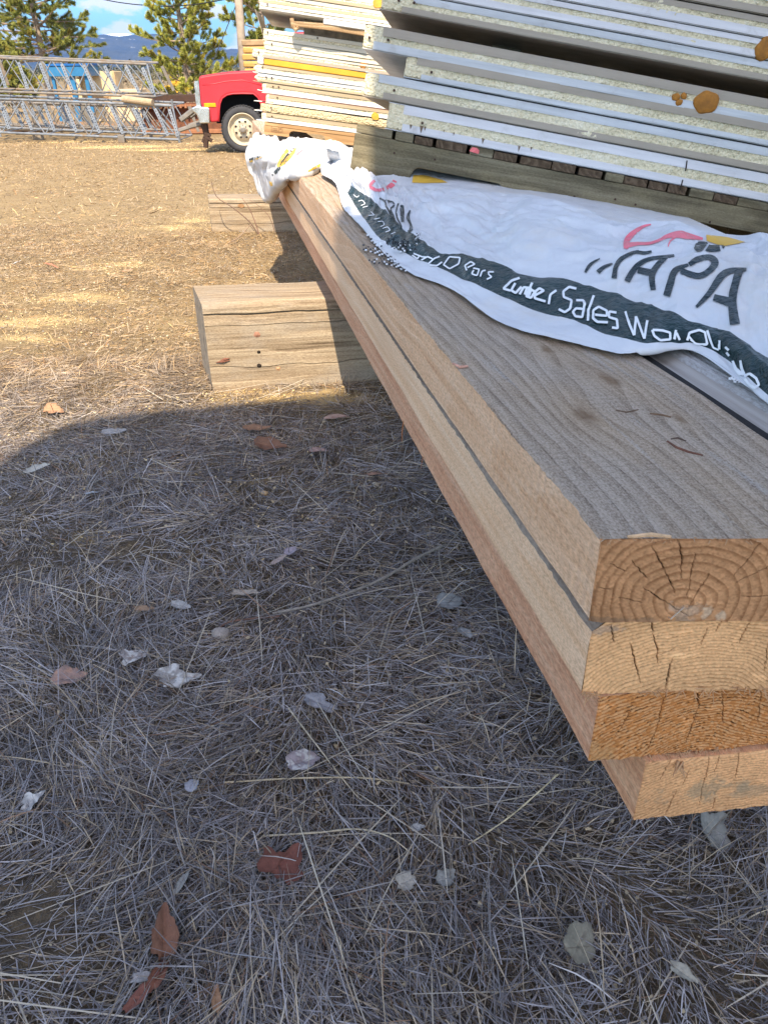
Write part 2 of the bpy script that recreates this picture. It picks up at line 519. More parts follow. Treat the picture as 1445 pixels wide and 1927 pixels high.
def straw_cols(n_, y, sawf=0.0):
    pal = np.array([[0.37, 0.29, 0.195], [0.30, 0.235, 0.165], [0.31, 0.285, 0.27], [0.185, 0.16, 0.15], [0.50, 0.40, 0.27], [0.085, 0.068, 0.060], [0.41, 0.38, 0.365], [0.23, 0.135, 0.08], [0.245, 0.225, 0.225]])
    pr = np.array([.11, .10, .21, .16, .06, .08, .12, .03, .13])
    c = pal[rng.choice(len(pal), n_, p=pr)]
    w = sstep(2.2, 4.2, y)[:, None]  # greyer on the shaded near ground, golden where sunlit: light put into colour
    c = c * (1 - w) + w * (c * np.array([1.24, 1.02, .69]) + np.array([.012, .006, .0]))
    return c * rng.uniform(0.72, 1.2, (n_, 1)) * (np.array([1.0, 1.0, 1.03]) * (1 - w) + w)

BLOCKERS = []       # filled with the footprints of the things standing on the grass (quads in x, y)
def inside_blockers(x, y):
    r = np.zeros(len(x), bool)
    for q in BLOCKERS:
        q = np.array(q); ins = np.ones(len(x), bool)
        for i in range(4):
            a, b = q[i], q[(i + 1) % 4]
            ins &= ((b[0] - a[0]) * (y - a[1]) - (b[1] - a[1]) * (x - a[0])) > 0
        r |= ins
    return r

def make_grass():
    Vs, Fs, Cs = [], [], []; off = 0
    def push(t):
        nonlocal off
        V, F, C = t
        Vs.append(V); Fs.append(F + off); Cs.append(C); off += len(V)
    def zone(n_, x0, x1, y0, y1, l0, l1, w0, w1, zmax, up=0.06, tuft=0.0):
        x = rng.uniform(x0, x1, n_); y = rng.uniform(y0, y1, n_)
        # thin where a patch noise is low
        keep = rng.uniform(0, 1, n_) < np.clip(2.4 * (fbm(x * 3.2 + 9, y * 3.2, 0, 21, 3) - .5) + .72 + .5 * sstep(1.6, 4.0, y), .58, 1)
        keep &= ~inside_blockers(x, y)
        for (cx, cy, sx, sy, am) in SAWDUST:
            d = np.hypot((x - cx) / sx, (y - cy) / sy)
            keep &= ~((d < 0.9) & (rng.uniform(0, 1, n_) < 0.72 * am))
        x, y = x[keep], y[keep]; k = len(x)
        L = rng.uniform(0, 1, k) ** 2.0 * (l1 - l0) + l0
        wd = rng.uniform(w0, w1, k)
        pit = rng.normal(0.02, 0.10, k)
        u = rng.uniform(0, 1, k) < up
        pit[u] = rng.uniform(0.5, 1.35, u.sum())
        # matted blades share a local direction
        hd = 2 * np.pi * fbm(x * 1.6, y * 1.6, 0, 5, 2) * 2.5 + rng.normal(0, .75, k)
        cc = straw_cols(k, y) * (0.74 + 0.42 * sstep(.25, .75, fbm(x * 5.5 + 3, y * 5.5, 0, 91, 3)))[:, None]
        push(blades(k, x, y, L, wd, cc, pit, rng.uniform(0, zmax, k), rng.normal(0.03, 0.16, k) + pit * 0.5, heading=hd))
    zone(120000, -1.25, 1.35, 0.22, 1.7, 0.02, 0.16, 0.0007, 0.0023, 0.024, 0.03)
    zone(130000, -2.0, 1.3, 1.7, 3.7, 0.02, 0.14, 0.0009, 0.0025, 0.02, 0.04)
    zone(100000, -4.3, 0.6, 3.7, 8.0, 0.015, 0.085, 0.0013, 0.0030, 0.013, 0.08)
    zone(60000, -12, 1.0, 8.0, 22, 0.02, 0.09, 0.0035, 0.007, 0.010, 0.2)
    # upright stubble
    k = 5200
    x = rng.uniform(-1.4, 1.0, k); y = rng.uniform(0.25, 3.6, k)
    ok = (~inside_blockers(x, y)) & (fbm(x * 3, y * 3, 0, 77, 2) > 0.45); x, y = x[ok], y[ok]; k = len(x)
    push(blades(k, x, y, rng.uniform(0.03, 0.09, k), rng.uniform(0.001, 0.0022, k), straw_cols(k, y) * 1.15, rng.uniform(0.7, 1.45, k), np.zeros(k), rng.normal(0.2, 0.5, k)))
    # long pale straws on top
    k = 420
    x = rng.uniform(-1.2, 1.2, k); y = rng.uniform(0.25, 3.2, k)
    ok = ~inside_blockers(x, y); x, y = x[ok], y[ok]; k = len(x)
    push(blades(k, x, y, rng.uniform(0.12, 0.30, k), rng.uniform(0.0014, 0.0026, k), np.tile([[0.46, 0.40, 0.31]], (k, 1)) * rng.uniform(.7, 1.15, (k, 1)), rng.uniform(0.0, 0.16, k), rng.uniform(0.012, 0.03, k), rng.normal(0.12, 0.12, k), seg=5))
    # chaff: small flakes of bark, seed husk and sawdust
    k = 40000
    y = np.concatenate([rng.uniform(0.25, 3.2, k // 2), rng.uniform(3.2, 8, k - k // 2)])
    x = np.where(y < 3.2, rng.uniform(-1.6, 1.2, k), rng.uniform(-4.2, .4, k))
    ok = ~inside_blockers(x, y); x, y = x[ok], y[ok]; k = len(x)
    pal = np.array([[0.36, 0.29, 0.19], [0.46, 0.37, 0.23], [0.10, 0.075, 0.05], [0.30, 0.265, 0.23], [0.20, 0.135, 0.085]])
    c = pal[rng.choice(5, k, p=[.3, .26, .16, .18, .10])] * rng.uniform(.7, 1.2, (k, 1))
    sz = rng.uniform(0.003, 0.011, k) * np.where(y < 3.2, 1, 1.3)
    push(blades(k, x, y, sz, sz * rng.uniform(.4, .9, k), c, rng.uniform(0, .5, k), rng.uniform(0.0, 0.02, k), rng.normal(0, .6, k), seg=2))
    # golden chips in the sawdust drifts
    for (cx, cy, sx, sy, am) in SAWDUST:
        far = cy > 9
        k = int((900 if not far else 1400) * am * min(1.5, sx * sy * 6))
        x = cx + rng.normal(0, .5, k) * sx; y = cy + rng.normal(0, .5, k) * sy
        ok = ~inside_blockers(x, y); x, y = x[ok], y[ok]; k = len(x)
        sz = rng.uniform(.004, .012, k) * (2.0 if far else 1.0)
        push(blades(k, x, y, sz, sz * rng.uniform(.4, .8, k), np.tile([[.68, .50, .24]], (k, 1)) * rng.uniform(.75, 1.2, (k, 1)), rng.uniform(0, .4, k), rng.uniform(.003, .02, k), rng.normal(0, .5, k), seg=1))
    V = np.concatenate(Vs); F2 = np.concatenate([f for f in Fs])
    o = raw_mesh('dry_grass', V, F2, M['blade'], col=np.concatenate(Cs), smooth=False)
    tag(o, 'matted dead straw and chaff lying over the yard', 'grass', kind='stuff')

# ================================================================ the timber stack
TH = 0.11
H1 = 0.76
HEAD = np.array([-math.sin(rad(10.85)), math.cos(rad(10.85))])
RZ = rad(10.85)
LEN = 7.2

def end_grid(name, w, t, parent, skew, pith, ringf, cols, cracks, seed, stain=None, ragged=0.0, pores=0.0, proud=0.0, wane=None):
    """the sawn end of a timber: rings round the pith, checks, torn fibres. Local x along the end, z down from 0"""
    nx, nz = int(w / 0.0008), int(t / 0.0008)
    u = np.linspace(0, w, nx); q = np.linspace(0, -t, nz)
    X, Z = np.meshgrid(u, q, indexing='ij')
    wx = (fbm(X * 14, Z * 14, 0, seed, 3) - .5) * 0.022
    wz = (fbm(X * 14, Z * 14, 5, seed + 3, 3) - .5) * 0.022
    dx, dz = X - pith[0] + wx, (Z - pith[1]) * pith[2] + wz
    R = np.hypot(dx, dz); A = np.arctan2(dz, dx)
    ph = (R + 0.5 * R * (fbm(A * 1.3, R * 3, 2, seed + 9, 2) - .5) * 0.3) * ringf
    ph = ph + 0.18 * vn(R * ringf * 0.5, A * 1.0, 0, seed + 30)
    fr = ph - np.floor(ph)
    late = sstep(0.45, 0.93, fr) * (1 - sstep(0.95, 1.0, fr))
    fib = fbm(X * 420, Z * 420, 0, seed + 5, 2)
    rough = fbm(X * 60, Z * 60, 0, seed + 6, 3)
    big = fbm(X * 9, Z * 9, 0, seed + 7, 3)
    c0, c1, c2 = (np.array(c) for c in cols)
    f = np.clip(late * (0.55 + 0.7 * (rough - .3)), 0, 1)[..., None]
    C = c0 * (1 - f) + c1 * f
    C = C * (0.72 + 0.56 * fib[..., None]) * (0.72 + 0.56 * big[..., None])
    Y = -0.0010 * (fib - .5) - 0.0012 * (rough - .5) - 0.0005 * late
    # short tangential dashes: torn latewood with dark pores
    if pores > 0:
        dash = vn(R * ringf * 2.0, A * 70 * (0.4 + R), 0, seed + 12) * vn(X * 260, Z * 260, 0, seed + 13)
        pm = sstep(0.42, 0.52, dash * (0.6 + 0.8 * late)) * pores
        C = C * (1 - 0.8 * pm[..., None]); Y = Y + 0.0013 * pm
        hi = sstep(0.60, 0.72, vn(R * ringf * 2.0 + .5, A * 60, 3, seed + 15) * (0.5 + .9 * (1 - late)))[..., None] * pores
        C = C * (1 - .35 * hi) + np.array([.78, .5, .26]) * .35 * hi
    # chips that stand proud
    lift = sstep(0.70, 0.80, fbm(X * 35, Z * 55, 9, seed + 20, 3))
    Y = Y - 0.0009 * lift; C = C * (1 + 0.18 * lift[..., None])
    for (x0, z0, x1, z1, wd) in cracks:
        px_, pz_ = x1 - x0, z1 - z0; L = math.hypot(px_, pz_)
        tt = ((X - x0) * px_ + (Z - z0) * pz_) / (L * L)
        off = ((X - x0) * pz_ - (Z - z0) * px_) / L
        off = off + 0.0016 * (vn(tt * L * 220, 0, 0, seed + int(x0 * 999)) - .5) + 0.002 * (vn(tt * L * 45, 3, 0, seed + int(x0 * 999)) - .5)
        width = wd * .45 * np.clip(1 - np.abs(2 * np.clip(tt, 0, 1) - 1) ** 3, 0, 1) * (0.35 + vn(tt * L * 110, 8, 0, seed) * 1.2)
        mk = (1 - sstep(width * 0.5, width * 0.5 + 0.0004, np.abs(off))) * ((tt > 0) & (tt < 1))
        C = C * (1 - 0.93 * mk[..., None]); Y = Y + 0.004 * mk
    if stain:
        for (sx, sz, rx, rz, sc, am) in stain:
            d = np.hypot((X - sx) / rx, (Z - sz) / rz) + (fbm(X * 50, Z * 50, 0, seed + 41, 3) - .5) * 2.4 + (fbm(X * 300, Z * 300, 0, seed + 42, 2) - .5) * 1.0
            g = (sstep(1.15, 0.45, d) * am * .7)[..., None]
            C = C * (1 - g) + np.array(sc) * (0.75 + 0.5 * fib[..., None]) * g
    edge_t = sstep(0.006, 0.0, -Z); edge_b = sstep(0.006, 0.0, t + Z); edge_l = sstep(0.004, 0, X)
    # ragged rim
    if wane: 
        lim = -np.clip(wane[1] * (1 - X / wane[0]), 0, None)
        Z = np.minimum(Z, lim)
    Zr = Z + (-edge_t + edge_b * 0.0) * ragged * 0.8 * fbm(X * 55, 0, 0, seed + 50, 3) - edge_b * ragged * (fbm(X * 75, 1, 0, seed + 51, 3) - .35) * 1.6
    Y = Y + (edge_t + edge_l * .7) * 0.002
    V = np.stack([X, Y - proud + X * skew, Zr], -1).reshape(-1, 3)
    F = grid_faces(nx, nz)
    return raw_mesh(name, V, F, M['endgrain'], parent, col=np.clip(C, 0.005, 1).reshape(-1, 3), smooth=True)

def timber(name, label, corner, w, t, skew, mats, seed, L=LEN, rim=0.0025, wane=(0.003, 0.003), group='rough sawn planks stacked on sleepers'):
    """corner: near end, upper edge on the camera's left. Local y runs away along the timber"""
    th = thing(name, label, 'plank', tuple(corner), RZ, group)
    ys = np.concatenate([np.linspace(0.0, 3.6, 420), np.linspace(3.65, L, 30)])
    c = 0.003
    sec = [(0.0, -t + c), (0.0, -t * .66), (0.0, -t * .33), (0.0, -wane[1]), (wane[0], 0.0)] + [(w * k / 14, 0.0) for k in range(1, 14)] + [(w - c, 0.0), (w, -c), (w, -t + c), (w - c, -t), (c, -t)]
    fmat = []
    k = len(sec)
    for i in range(k):
        if i < 3: fmat.append(0)
        elif 3 <= i < 18: fmat.append(1)
        else: fmat.append(0)
    SX = np.array([s[0] for s in sec]); SZ = np.array([s[1] for s in sec])
    Yg = np.repeat(ys[:, None], k, 1); Xg = np.repeat(SX[None], len(ys), 0); Zg = np.repeat(SZ[None], len(ys), 0)
    Yg = Yg + skew * Xg * np.clip(1 - Yg / 0.8, 0, 1) 
    ed = (np.arange(k) >= 3) & (np.arange(k) <= 4)
    Xg = Xg + (fbm(Yg * 7, Zg * 7 + Xg * 9, 0, seed, 3) - .5) * 0.004 + ed[None] * (fbm(Yg * 90, 0, 0, seed + 2, 3) - .5) * rim * 1.6
    Zg = Zg + (fbm(Yg * 6, Xg * 9, 4, seed + 1, 3) - .5) * 0.004 + ed[None] * (fbm(Yg * 110, 3, 0, seed + 3, 3) - .6) * rim * 1.6
    V = np.stack([Xg, Yg, Zg], -1).reshape(-1, 3)
    i, j = np.meshgrid(np.arange(len(ys) - 1), np.arange(k), indexing='ij')
    a = i * k + j; b = i * k + (j + 1) % k
    F = np.stack([a, b, b + k, a + k], -1).reshape(-1, 4)
    fm = np.tile(np.array(fmat), len(ys) - 1)
    caps = [tuple((len(ys) - 1) * k + q for q in range(k))]
    V2 = [tuple(v) for v in V]
    FF = [tuple(f[::-1]) for f in F] + caps
    o = raw_mesh('plank_body', V2, FF, mats, th, fm=list(fm) + [0])
    return th

fresh = [(0.22, (0.55, 0.27, 0.145)), (0.40, (0.77, 0.475, 0.275)), (0.60, (0.85, 0.565, 0.355)), (0.85, (0.89, 0.66, 0.46))]
cream = [(0.22, (0.68, 0.385, 0.195)), (0.40, (0.82, 0.53, 0.315)), (0.60, (0.88, 0.61, 0.39)), (0.85, (0.90, 0.69, 0.49))]
pinkf = [(0.22, (0.50, 0.22, 0.115)), (0.40, (0.74, 0.38, 0.215)), (0.60, (0.82, 0.48, 0.29)), (0.85, (0.88, 0.60, 0.42))]
M['side_one'] = wood('pink_sawn_side', fresh, 1.2, 60, 0.6, saw=0.35, sawf=330, fuzz=.7, fine=300, rings=26, ring_amt=.28)
M['side_two'] = wood('cream_sawn_side', cream, 0.8, 45, 0.25, rings=20, ring_amt=.25, fuzz=.25, fine=400, saw=.12)
M['side_three'] = wood('fuzzy_sawn_side', pinkf, 2.0, 70, 0.9, rings=18, ring_amt=.25, fuzz=1.3, fine=230)
M['ledge'] = wood('grey_wane', [(0.25, (0.10, 0.075, 0.055)), (0.45, (0.24, 0.19, 0.145)), (0.7, (0.40, 0.33, 0.26))], 1.5, 60, .6, rings=20, ring_amt=.2, fuzz=.5)
M['side_four'] = wood('pale_sawn_side', [(p, (c[0] * .98, c[1] * .98, c[2] * .92)) for p, c in pinkf], 2.0, 70, 0.8, rings=18, ring_amt=.25, fuzz=1.1, fine=230)

def weathered_top():
    m, n = new_mat('weathered_sawn_top')
    v = n.obj(); x = n.xyz(v)
    wob = n.noise(n.vm('MULTIPLY', v, (3.2, 0.8, 0)), 1.0, 3, 0.5)
    fld = n.m('ADD', x[0], n.m('MULTIPLY', wob, 0.16))
    kn = None; warm = None
    for (kx, ky, kr) in ((0.115, 0.30, 0.030), (0.21, 0.42, 0.026), (0.20, 0.80, 0.030), (0.11, 1.15, .022), (0.235, 0.26, 0.012), (.05, 1.7, .02), (.24, 1.45, .025), (.17, .58, .02)):
        d = n.vm('SUBTRACT', v, (kx, ky, 0.0))
        d = n.vm('LENGTH', n.vm('MULTIPLY', d, (1.0, 0.38, 0.0)))
        q = n.m('EXPONENT', n.m('MULTIPLY', n.m('MULTIPLY', d, d), -1.0 / (kr * kr * 3.0)))
        fld = n.m('ADD', fld, n.m('MULTIPLY', q, kr * 1.1 * (1 if kx < .15 else -1)))
        core = n.mr(n.m('ADD', d, n.m('MULTIPLY', n.noise(v, 45, 3), kr * 0.6)), kr * 0.9, kr * 0.45)
        wm = n.mr(d, kr * 2.6, kr * 0.6)
        kn = core if kn is None else n.m('MAXIMUM', kn, core)
        warm = wm if warm is None else n.m('MAXIMUM', warm, wm)
    ring = n.m('FRACT', n.m('MULTIPLY', fld, 44.0))
    late = n.m('MULTIPLY', n.mr(ring, 0.3, 0.95), n.mr(ring, 0.965, 0.995, 1, 0))
    st = n.noise(n.vm('MULTIPLY', v, (130, 9, 60)), 1.0, 6, 0.7)
    fz = n.noise(n.vm('MULTIPLY', v, (380, 230, 200)), 1.0, 4, 0.75)
    pat = n.noise(n.vm('MULTIPLY', v, (9, 2.6, 5)), 1.0, 5, 0.6)
    f = n.m('ADD', n.m('ADD', n.m('MULTIPLY', st, 0.33), n.m('MULTIPLY', fz, 0.57)), n.m('MULTIPLY', late, -0.07))
    grey = n.ramp(f, [(0.26, (0.15, 0.11, 0.08)), (0.37, (0.44, 0.335, 0.25)), (0.47, (0.65, 0.52, 0.405)), (0.62, (0.82, 0.70, 0.575))])
    tan = n.ramp(f, [(0.26, (0.22, 0.13, 0.07)), (0.37, (0.50, 0.345, 0.215)), (0.48, (0.66, 0.485, 0.325)), (0.64, (0.78, 0.62, 0.45))])
    fary = n.mr(x[1], 0.5, 1.6)
    fr = n.m('ADD', n.mr(pat, 0.42, 0.66, 0.0, .7), n.m('MULTIPLY', fary, 0.25), clamp=True)
    c = n.mix(fr, grey, tan)
    c = n.mix(n.m('MULTIPLY', warm, 0.45), c, tan)
    c = n.mix(n.m('MULTIPLY', kn, 0.8), c, n.mix(n.noise(v, 90, 3), (0.20, 0.11, 0.06), (.42, .28, .17)))
    # bleached fibre stripes left by the saw
    bl = n.mr(n.noise(n.vm('MULTIPLY', v, (38, 3.0, 5)), 1.0, 3, 0.5), 0.60, 0.68)
    bl = n.m('MULTIPLY', bl, n.mr(fz, 0.35, 0.6))
    c = n.mix(n.m('MULTIPLY', bl, 0.55), c, (0.66, 0.62, 0.58))
    q = n.m('ADD', x[1], n.m('MULTIPLY', n.noise(v, 5, 2), 0.02))
    sw = n.m('SINE', n.m('MULTIPLY', n.m('ADD', q, n.m('MULTIPLY', x[0], .08)), 430.0))
    sw = n.m('MULTIPLY', sw, n.mr(n.noise(v, 7, 2), 0.35, 0.6))
    c = n.mix(n.mr(sw, 0.1, 1.0, 0, 0.13), c, (0.10, 0.08, 0.06))
    h = n.m('ADD', n.m('ADD', n.m('MULTIPLY', late, 0.45), n.m('MULTIPLY', st, 1.0)), n.m('ADD', n.m('MULTIPLY', fz, 1.4), n.m('MULTIPLY', sw, 0.10)))
    return finish(m, n, c, 0.95, n.bump(h, 1.0, 0.005), 0.0, 0.06)
M['top_one'] = weathered_top()
M['crack'] = simple('dark_crack', (0.03, 0.02, 0.014), 0.9)

def skew_of(a, b):
    d = np.array(b[:2]) - np.array(a[:2])
    w_ = np.array([HEAD[1], -HEAD[0]])
    return float((d @ HEAD) / (d @ w_)), float(d @ w_)

c1 = PZ(1131, 1012, H1)
sk1, _ = skew_of(c1, PZ(1445, 1010, H1))
c2 = PZ(1113, 1188, H1 - TH - .017); c2[2] = H1 - TH
sk2, _ = skew_of(c2, PZ(1445, 1157, H1 - TH))
c3 = PZ(1128, 1308, H1 - 2 * TH)
sk3, _ = skew_of(c3, PZ(1445, 1280, H1 - 2 * TH))
c4 = PZ(1216, 1432, H1 - 3 * TH)
sk4, _ = skew_of(PZ(1198, 1535, H1 - 4 * TH), PZ(1445, 1508, H1 - 4 * TH))
print('timber corners', c1, c2, c3, c4, sk1, sk2, sk3, sk4)

G = 0.0012
t1 = timber('rough_plank', 'topmost thick plank, grey weathered top and pith centred in its end', c1 - np.array([0, 0, G]), 0.312, TH - 0.004, sk1, [M['side_one'], M['top_one']], 1)
t2 = timber('rough_plank', 'cream sided thick plank second in the stack, end rings arched like a hill', c2 - np.array([0, 0, G]), 0.312, TH - 0.002, sk2, [M['side_two'], M['ledge']], 2, wane=(.016, .017))
t3 = timber('rough_plank', 'thick plank third down, fuzzy pink side and dark reddish pitted end', c3 - np.array([0, 0, G]), 0.312, TH - 0.002, sk3, [M['side_three'], M['side_three']], 3)
t4 = timber('rough_plank', 'lowest thick plank, set back under the others with grey stain on its end', c4 - np.array([0, 0, G]), 0.312, TH - 0.002, sk4, [M['side_four'], M['side_four']], 4)

w_ = 0.312
end_grid('end_grain', w_, TH - .004, t1, sk1, (0.096, -0.080, 1.1), 88, ((0.45, 0.235, 0.112), (0.21, 0.09, 0.036), (0, 0, 0)),
         [(.078, -.001, .0895, -.05, .0022), (.0515, -.008, .0855, -.070, .0016), (.034, -.026, .053, -.05, .0014), (.0497, -.061, .106, -.10, .0018), (.0974, -.017, .098, -.074, .0013), (.115, -.043, .1006, -.092, .0016), (.160, -.005, .141, -.048, .0013),
          (.004, -.061, .018, -.063, .0012), (.027, -.074, .053, -.081, .0011), (.145, -.055, .175, -.035, .001), (.15, -.075, .21, -.07, .001), (.012, -.03, .03, -.042, .001)],
         61, stain=[(0.100, -0.094, 0.020, 0.012, (0.50, 0.37, 0.26), .8), (.122, -.094, .006, .010, (.60, .48, .34), .8), (.138, -.099, .005, .007, (.62, .5, .36), .8), (.04, -.104, .06, .004, (.16, .11, .07), .7)], ragged=0.002, proud=.0005)
end_grid('end_grain', w_, TH - .002, t2, sk2, (0.135, -0.215, 1.0), 200, ((0.72, 0.415, 0.20), (0.50, 0.25, 0.10), (0, 0, 0)),
         [(.020, -.005, .028, -.033, .0020), (.043, -.033, .066, -.094, .0018), (.063, -.001, .068, -.019, .0026), (.068, -.019, .082, -.066, .0017), (.095, -.058, .096, -.104, .0034), (.14, -.001, .138, -.021, .0022), (.126, -.015, .125, -.038, .0014), (.079, -.053, .097, -.043, .0011), (.172, -.008, .165, -.038, .0013), (.2, -.04, .205, -.08, .0014)],
         71, stain=[(0.016, -0.013, 0.02, 0.006, (0.30, 0.25, 0.21), .7), (.1, -.003, .09, .003, (.2, .13, .07), .6)], ragged=0.004, pores=.35, proud=.0005, wane=(.016, .017))
end_grid('end_grain', w_, TH - .002, t3, sk3, (0.15, -0.23, 1.0), 215, ((0.52, 0.215, 0.066), (0.29, 0.10, 0.03), (0, 0, 0)),
         [(.1186, -.001, .127, -.033, .0036), (.127, -.032, .121, -.092, .0020), (.080, -.002, .079, -.066, .0013), (.079, -.064, .0735, -.100, .0022), (.042, -.024, .029, -.069, .0014), (.152, -.011, .164, -.066, .0018), (.2, -.01, .21, -.07, .0016)],
         81, stain=[(0.064, -0.078, 0.009, 0.006, (0.16, 0.12, 0.09), .8), (0.0, -.10, .04, .02, (.46, .27, .12), .7)], ragged=0.004, pores=1.0, proud=.0005)
end_grid('end_grain', w_, TH - .002, t4, sk4, (0.15, -0.36, 1.0), 205, ((0.68, 0.37, 0.175), (0.50, 0.24, 0.10), (0, 0, 0)),
         [(.031, -.001, .0245, -.034, .0016), (.049, -.057, .044, -.105, .0016), (.082, -.001, .0866, -.094, .0016), (.095, -.001, .094, -.03, .0012), (.121, -.001, .1266, -.048, .0018), (.107, -.08, .106, -.104, .0014), (.06, -.02, .055, -.05, .001)],
         91, stain=[(0.105, -0.060, 0.05, 0.014, (0.27, 0.22, 0.14), .8), (.014, -.076, .02, .008, (.30, .23, .15), .6), (.16, -.075, .06, .014, (.32, .25, .16), .6)], ragged=0.003, pores=.4, proud=.0005)

# staple in the top plank's end, torn fibres along the joints
mb = MB()
sp = np.array([0.089, sk1 * .089 - .003, -0.094])
mb.tube([sp + (-.006, .004, -.006), sp + (-.0055, -.001, -.0055), sp + (.0075, -.001, .0085), sp + (.008, .004, .009)], 0.0008, 6)
mb.build('staple', simple('bright_wire', (0.75, 0.75, 0.75), 0.25, 1.0), t1)
r7 = random.Random(7)
def fibres(parent, sk, spots, cnt, zoff, ln=0.012, rr=.0006):
    mb = MB()
    for _ in range(cnt):
        a, b = r7.choice(spots)
        x = r7.uniform(a, b); z = zoff + r7.uniform(-.003, .003)
        p = np.array([x, sk * x - .001, z]); d = np.array([r7.uniform(-1, 1), -r7.uniform(.2, .8), r7.uniform(-.9, .25)]); d /= np.linalg.norm(d)
        L = r7.uniform(.4, 1.5) * ln
        q = p + d * L * .5 + np.array([0, 0, r7.uniform(-.2, .1) * L]); e = p + d * L
        mb.tube([p, q, e], [rr * r7.uniform(.7, 1.8), rr, rr * .3], 4)
    o = mb.build('torn_fibre', M['splinter'], parent)
    o['kind'] = 'stuff'
fibres(t2, sk2, [(.06, .12), (.12, .24), (.15, .31), (.0, .02)], 70, -(TH - .003))
fibres(t3, sk3, [(.1, .2), (.05, .3)], 40, -(TH - .003), .007)
fibres(t1, sk1, [(0, .31)], 40, -.001, .006, .0005)
fibres(t4, sk4, [(.02, .06), (.035, .05)], 5, -.006, .018, .0012)

# a long sliver hanging under the third plank's edge
slm = simple('sliver', (.42, .17, .07), .8)
for (px, py, L, r_) in ((777, 800, .055, .0016), (782, 870, .03, .0008), (700, 690, .012, .0008)):
    a = PZ(px, py - 10, H1 - 3 * TH + .012); a[0] += .001
    q = a - np.array(c3)
    ql = np.array([q[0] * math.cos(RZ) + q[1] * math.sin(RZ), -q[0] * math.sin(RZ) + q[1] * math.cos(RZ), q[2]])
    ql[0] = -.001
    mb = MB(); mb.tube([ql, ql + (-.003, .001, -L * .5), ql + (-.004, .002, -L)], [r_, r_, r_ * .3], 5); mb.build('hanging_sliver', slm, t3)

# torn knot scars on the top face
for (pts, rr_, cc) in (([(1255, 830), (1272, 842), (1296, 851), (1322, 857)], .0016, (.16, .07, .045)), ([(1262, 826), (1275, 824), (1290, 830)], .0012, (.12, .08, .06)), ([(1222, 778), (1245, 781), (1262, 785)], .0014, (.20, .12, .07)), ([(1158, 772), (1178, 776), (1200, 771)], .0012, (.17, .11, .07)),
                       ([(852, 684), (866, 691), (880, 689)], .0022, (.62, .33, .24)), ([(1180, 1010), (1225, 1006), (1262, 1010)], .0022, (.58, .38, .22))):
    V_ = [PZ(x, y, H1) for x, y in pts]; Q_ = []
    for p_ in V_:
        q = p_ - np.array(c1); Q_.append(np.array([q[0] * math.cos(RZ) + q[1] * math.sin(RZ), -q[0] * math.sin(RZ) + q[1] * math.cos(RZ), .0012]))
    mb = MB(); k_ = len(Q_); mb.tube(Q_, [rr_ * (.4 + .8 * math.sin(math.pi * (i + .5) / k_)) for i in range(k_)], 6); mb.build('knot_scar', simple('scar_wood', cc, .9, var=.3, scale=80), t1)

# second, grooved weathered plank beside the stack
gtop = H1 - 0.004
gm = wood('grey_grooved_top', [(0.25, (0.24, 0.22, 0.20)), (0.5, (0.44, 0.42, 0.40)), (0.8, (0.58, 0.56, 0.54))], 1.0, 70, 0.4, rings=30, ring_amt=.2, fuzz=.3)
gside = wood('grey_plank_side', [(0.25, (0.22, 0.19, 0.165)), (0.5, (0.40, 0.36, 0.32)), (0.8, (0.54, 0.50, 0.46))], 1.0, 60, .4, rings=20, ring_amt=.25)
corner = np.array(c1) + np.array([HEAD[1], -HEAD[0], 0]) * 0.338 + np.array([HEAD[0], HEAD[1], 0]) * 0.16
corner[2] = gtop
gp = thing('grooved_plank', 'grey weathered decking plank with ribbed top beside the topmost plank', 'plank', tuple(corner), RZ)
sec = [(0.0, -.44), (0.0, -.022), (.004, -.014), (.02, -.0125), (.034, -.006), (.040, -.001)]
xg = .043
while xg < .30:
    sec += [(xg, 0.0), (xg + .006, 0.0), (xg + .0075, -.0032), (xg + .0115, -.0032)]; xg += .013
sec += [(.33, 0.0), (.33, -.44)]
mb = MB()
ysg = np.linspace(0, 1.0, 40)
k = len(sec)
V = []; F = []
for yi, y in enumerate(ysg):
    for (a, b) in sec: V.append((a + .002 * math.sin(y * 5), y, b + .0015 * math.sin(y * 9 + a * 20)))
for i in range(len(ysg) - 1):
    for j in range(k): F.append((i * k + j, i * k + (j + 1) % k, (i + 1) * k + (j + 1) % k, (i + 1) * k + j))
F.append(tuple(range(k))); F.append(tuple((len(ysg) - 1) * k + j for j in range(k)))
mb.add(V, F)
o = mb.build('ribbed_board', [gm, gside], gp)
fm = [1 if (f.center.x < .03) else 0 for f in o.data.polygons]
o.data.polygons.foreach_set('material_index', fm)
# black strip standing in for the shade inside the gap
mb = MB()
mb.add([(a, y, b) for y in ysg for (a, b) in ((-.018, -.006), (-.006, -.004), (-.0035, -.03), (-.02, -.03))], [(i * 4 + j, i * 4 + (j + 1) % 4, (i + 1) * 4 + (j + 1) % 4, (i + 1) * 4 + j) for i in range(len(ysg) - 1) for j in range(4)])
mb.build('gap_shade_strip', simple('gap_shade', (.022, .02, .02), .9, var=.4, scale=30, bump=.5), gp)

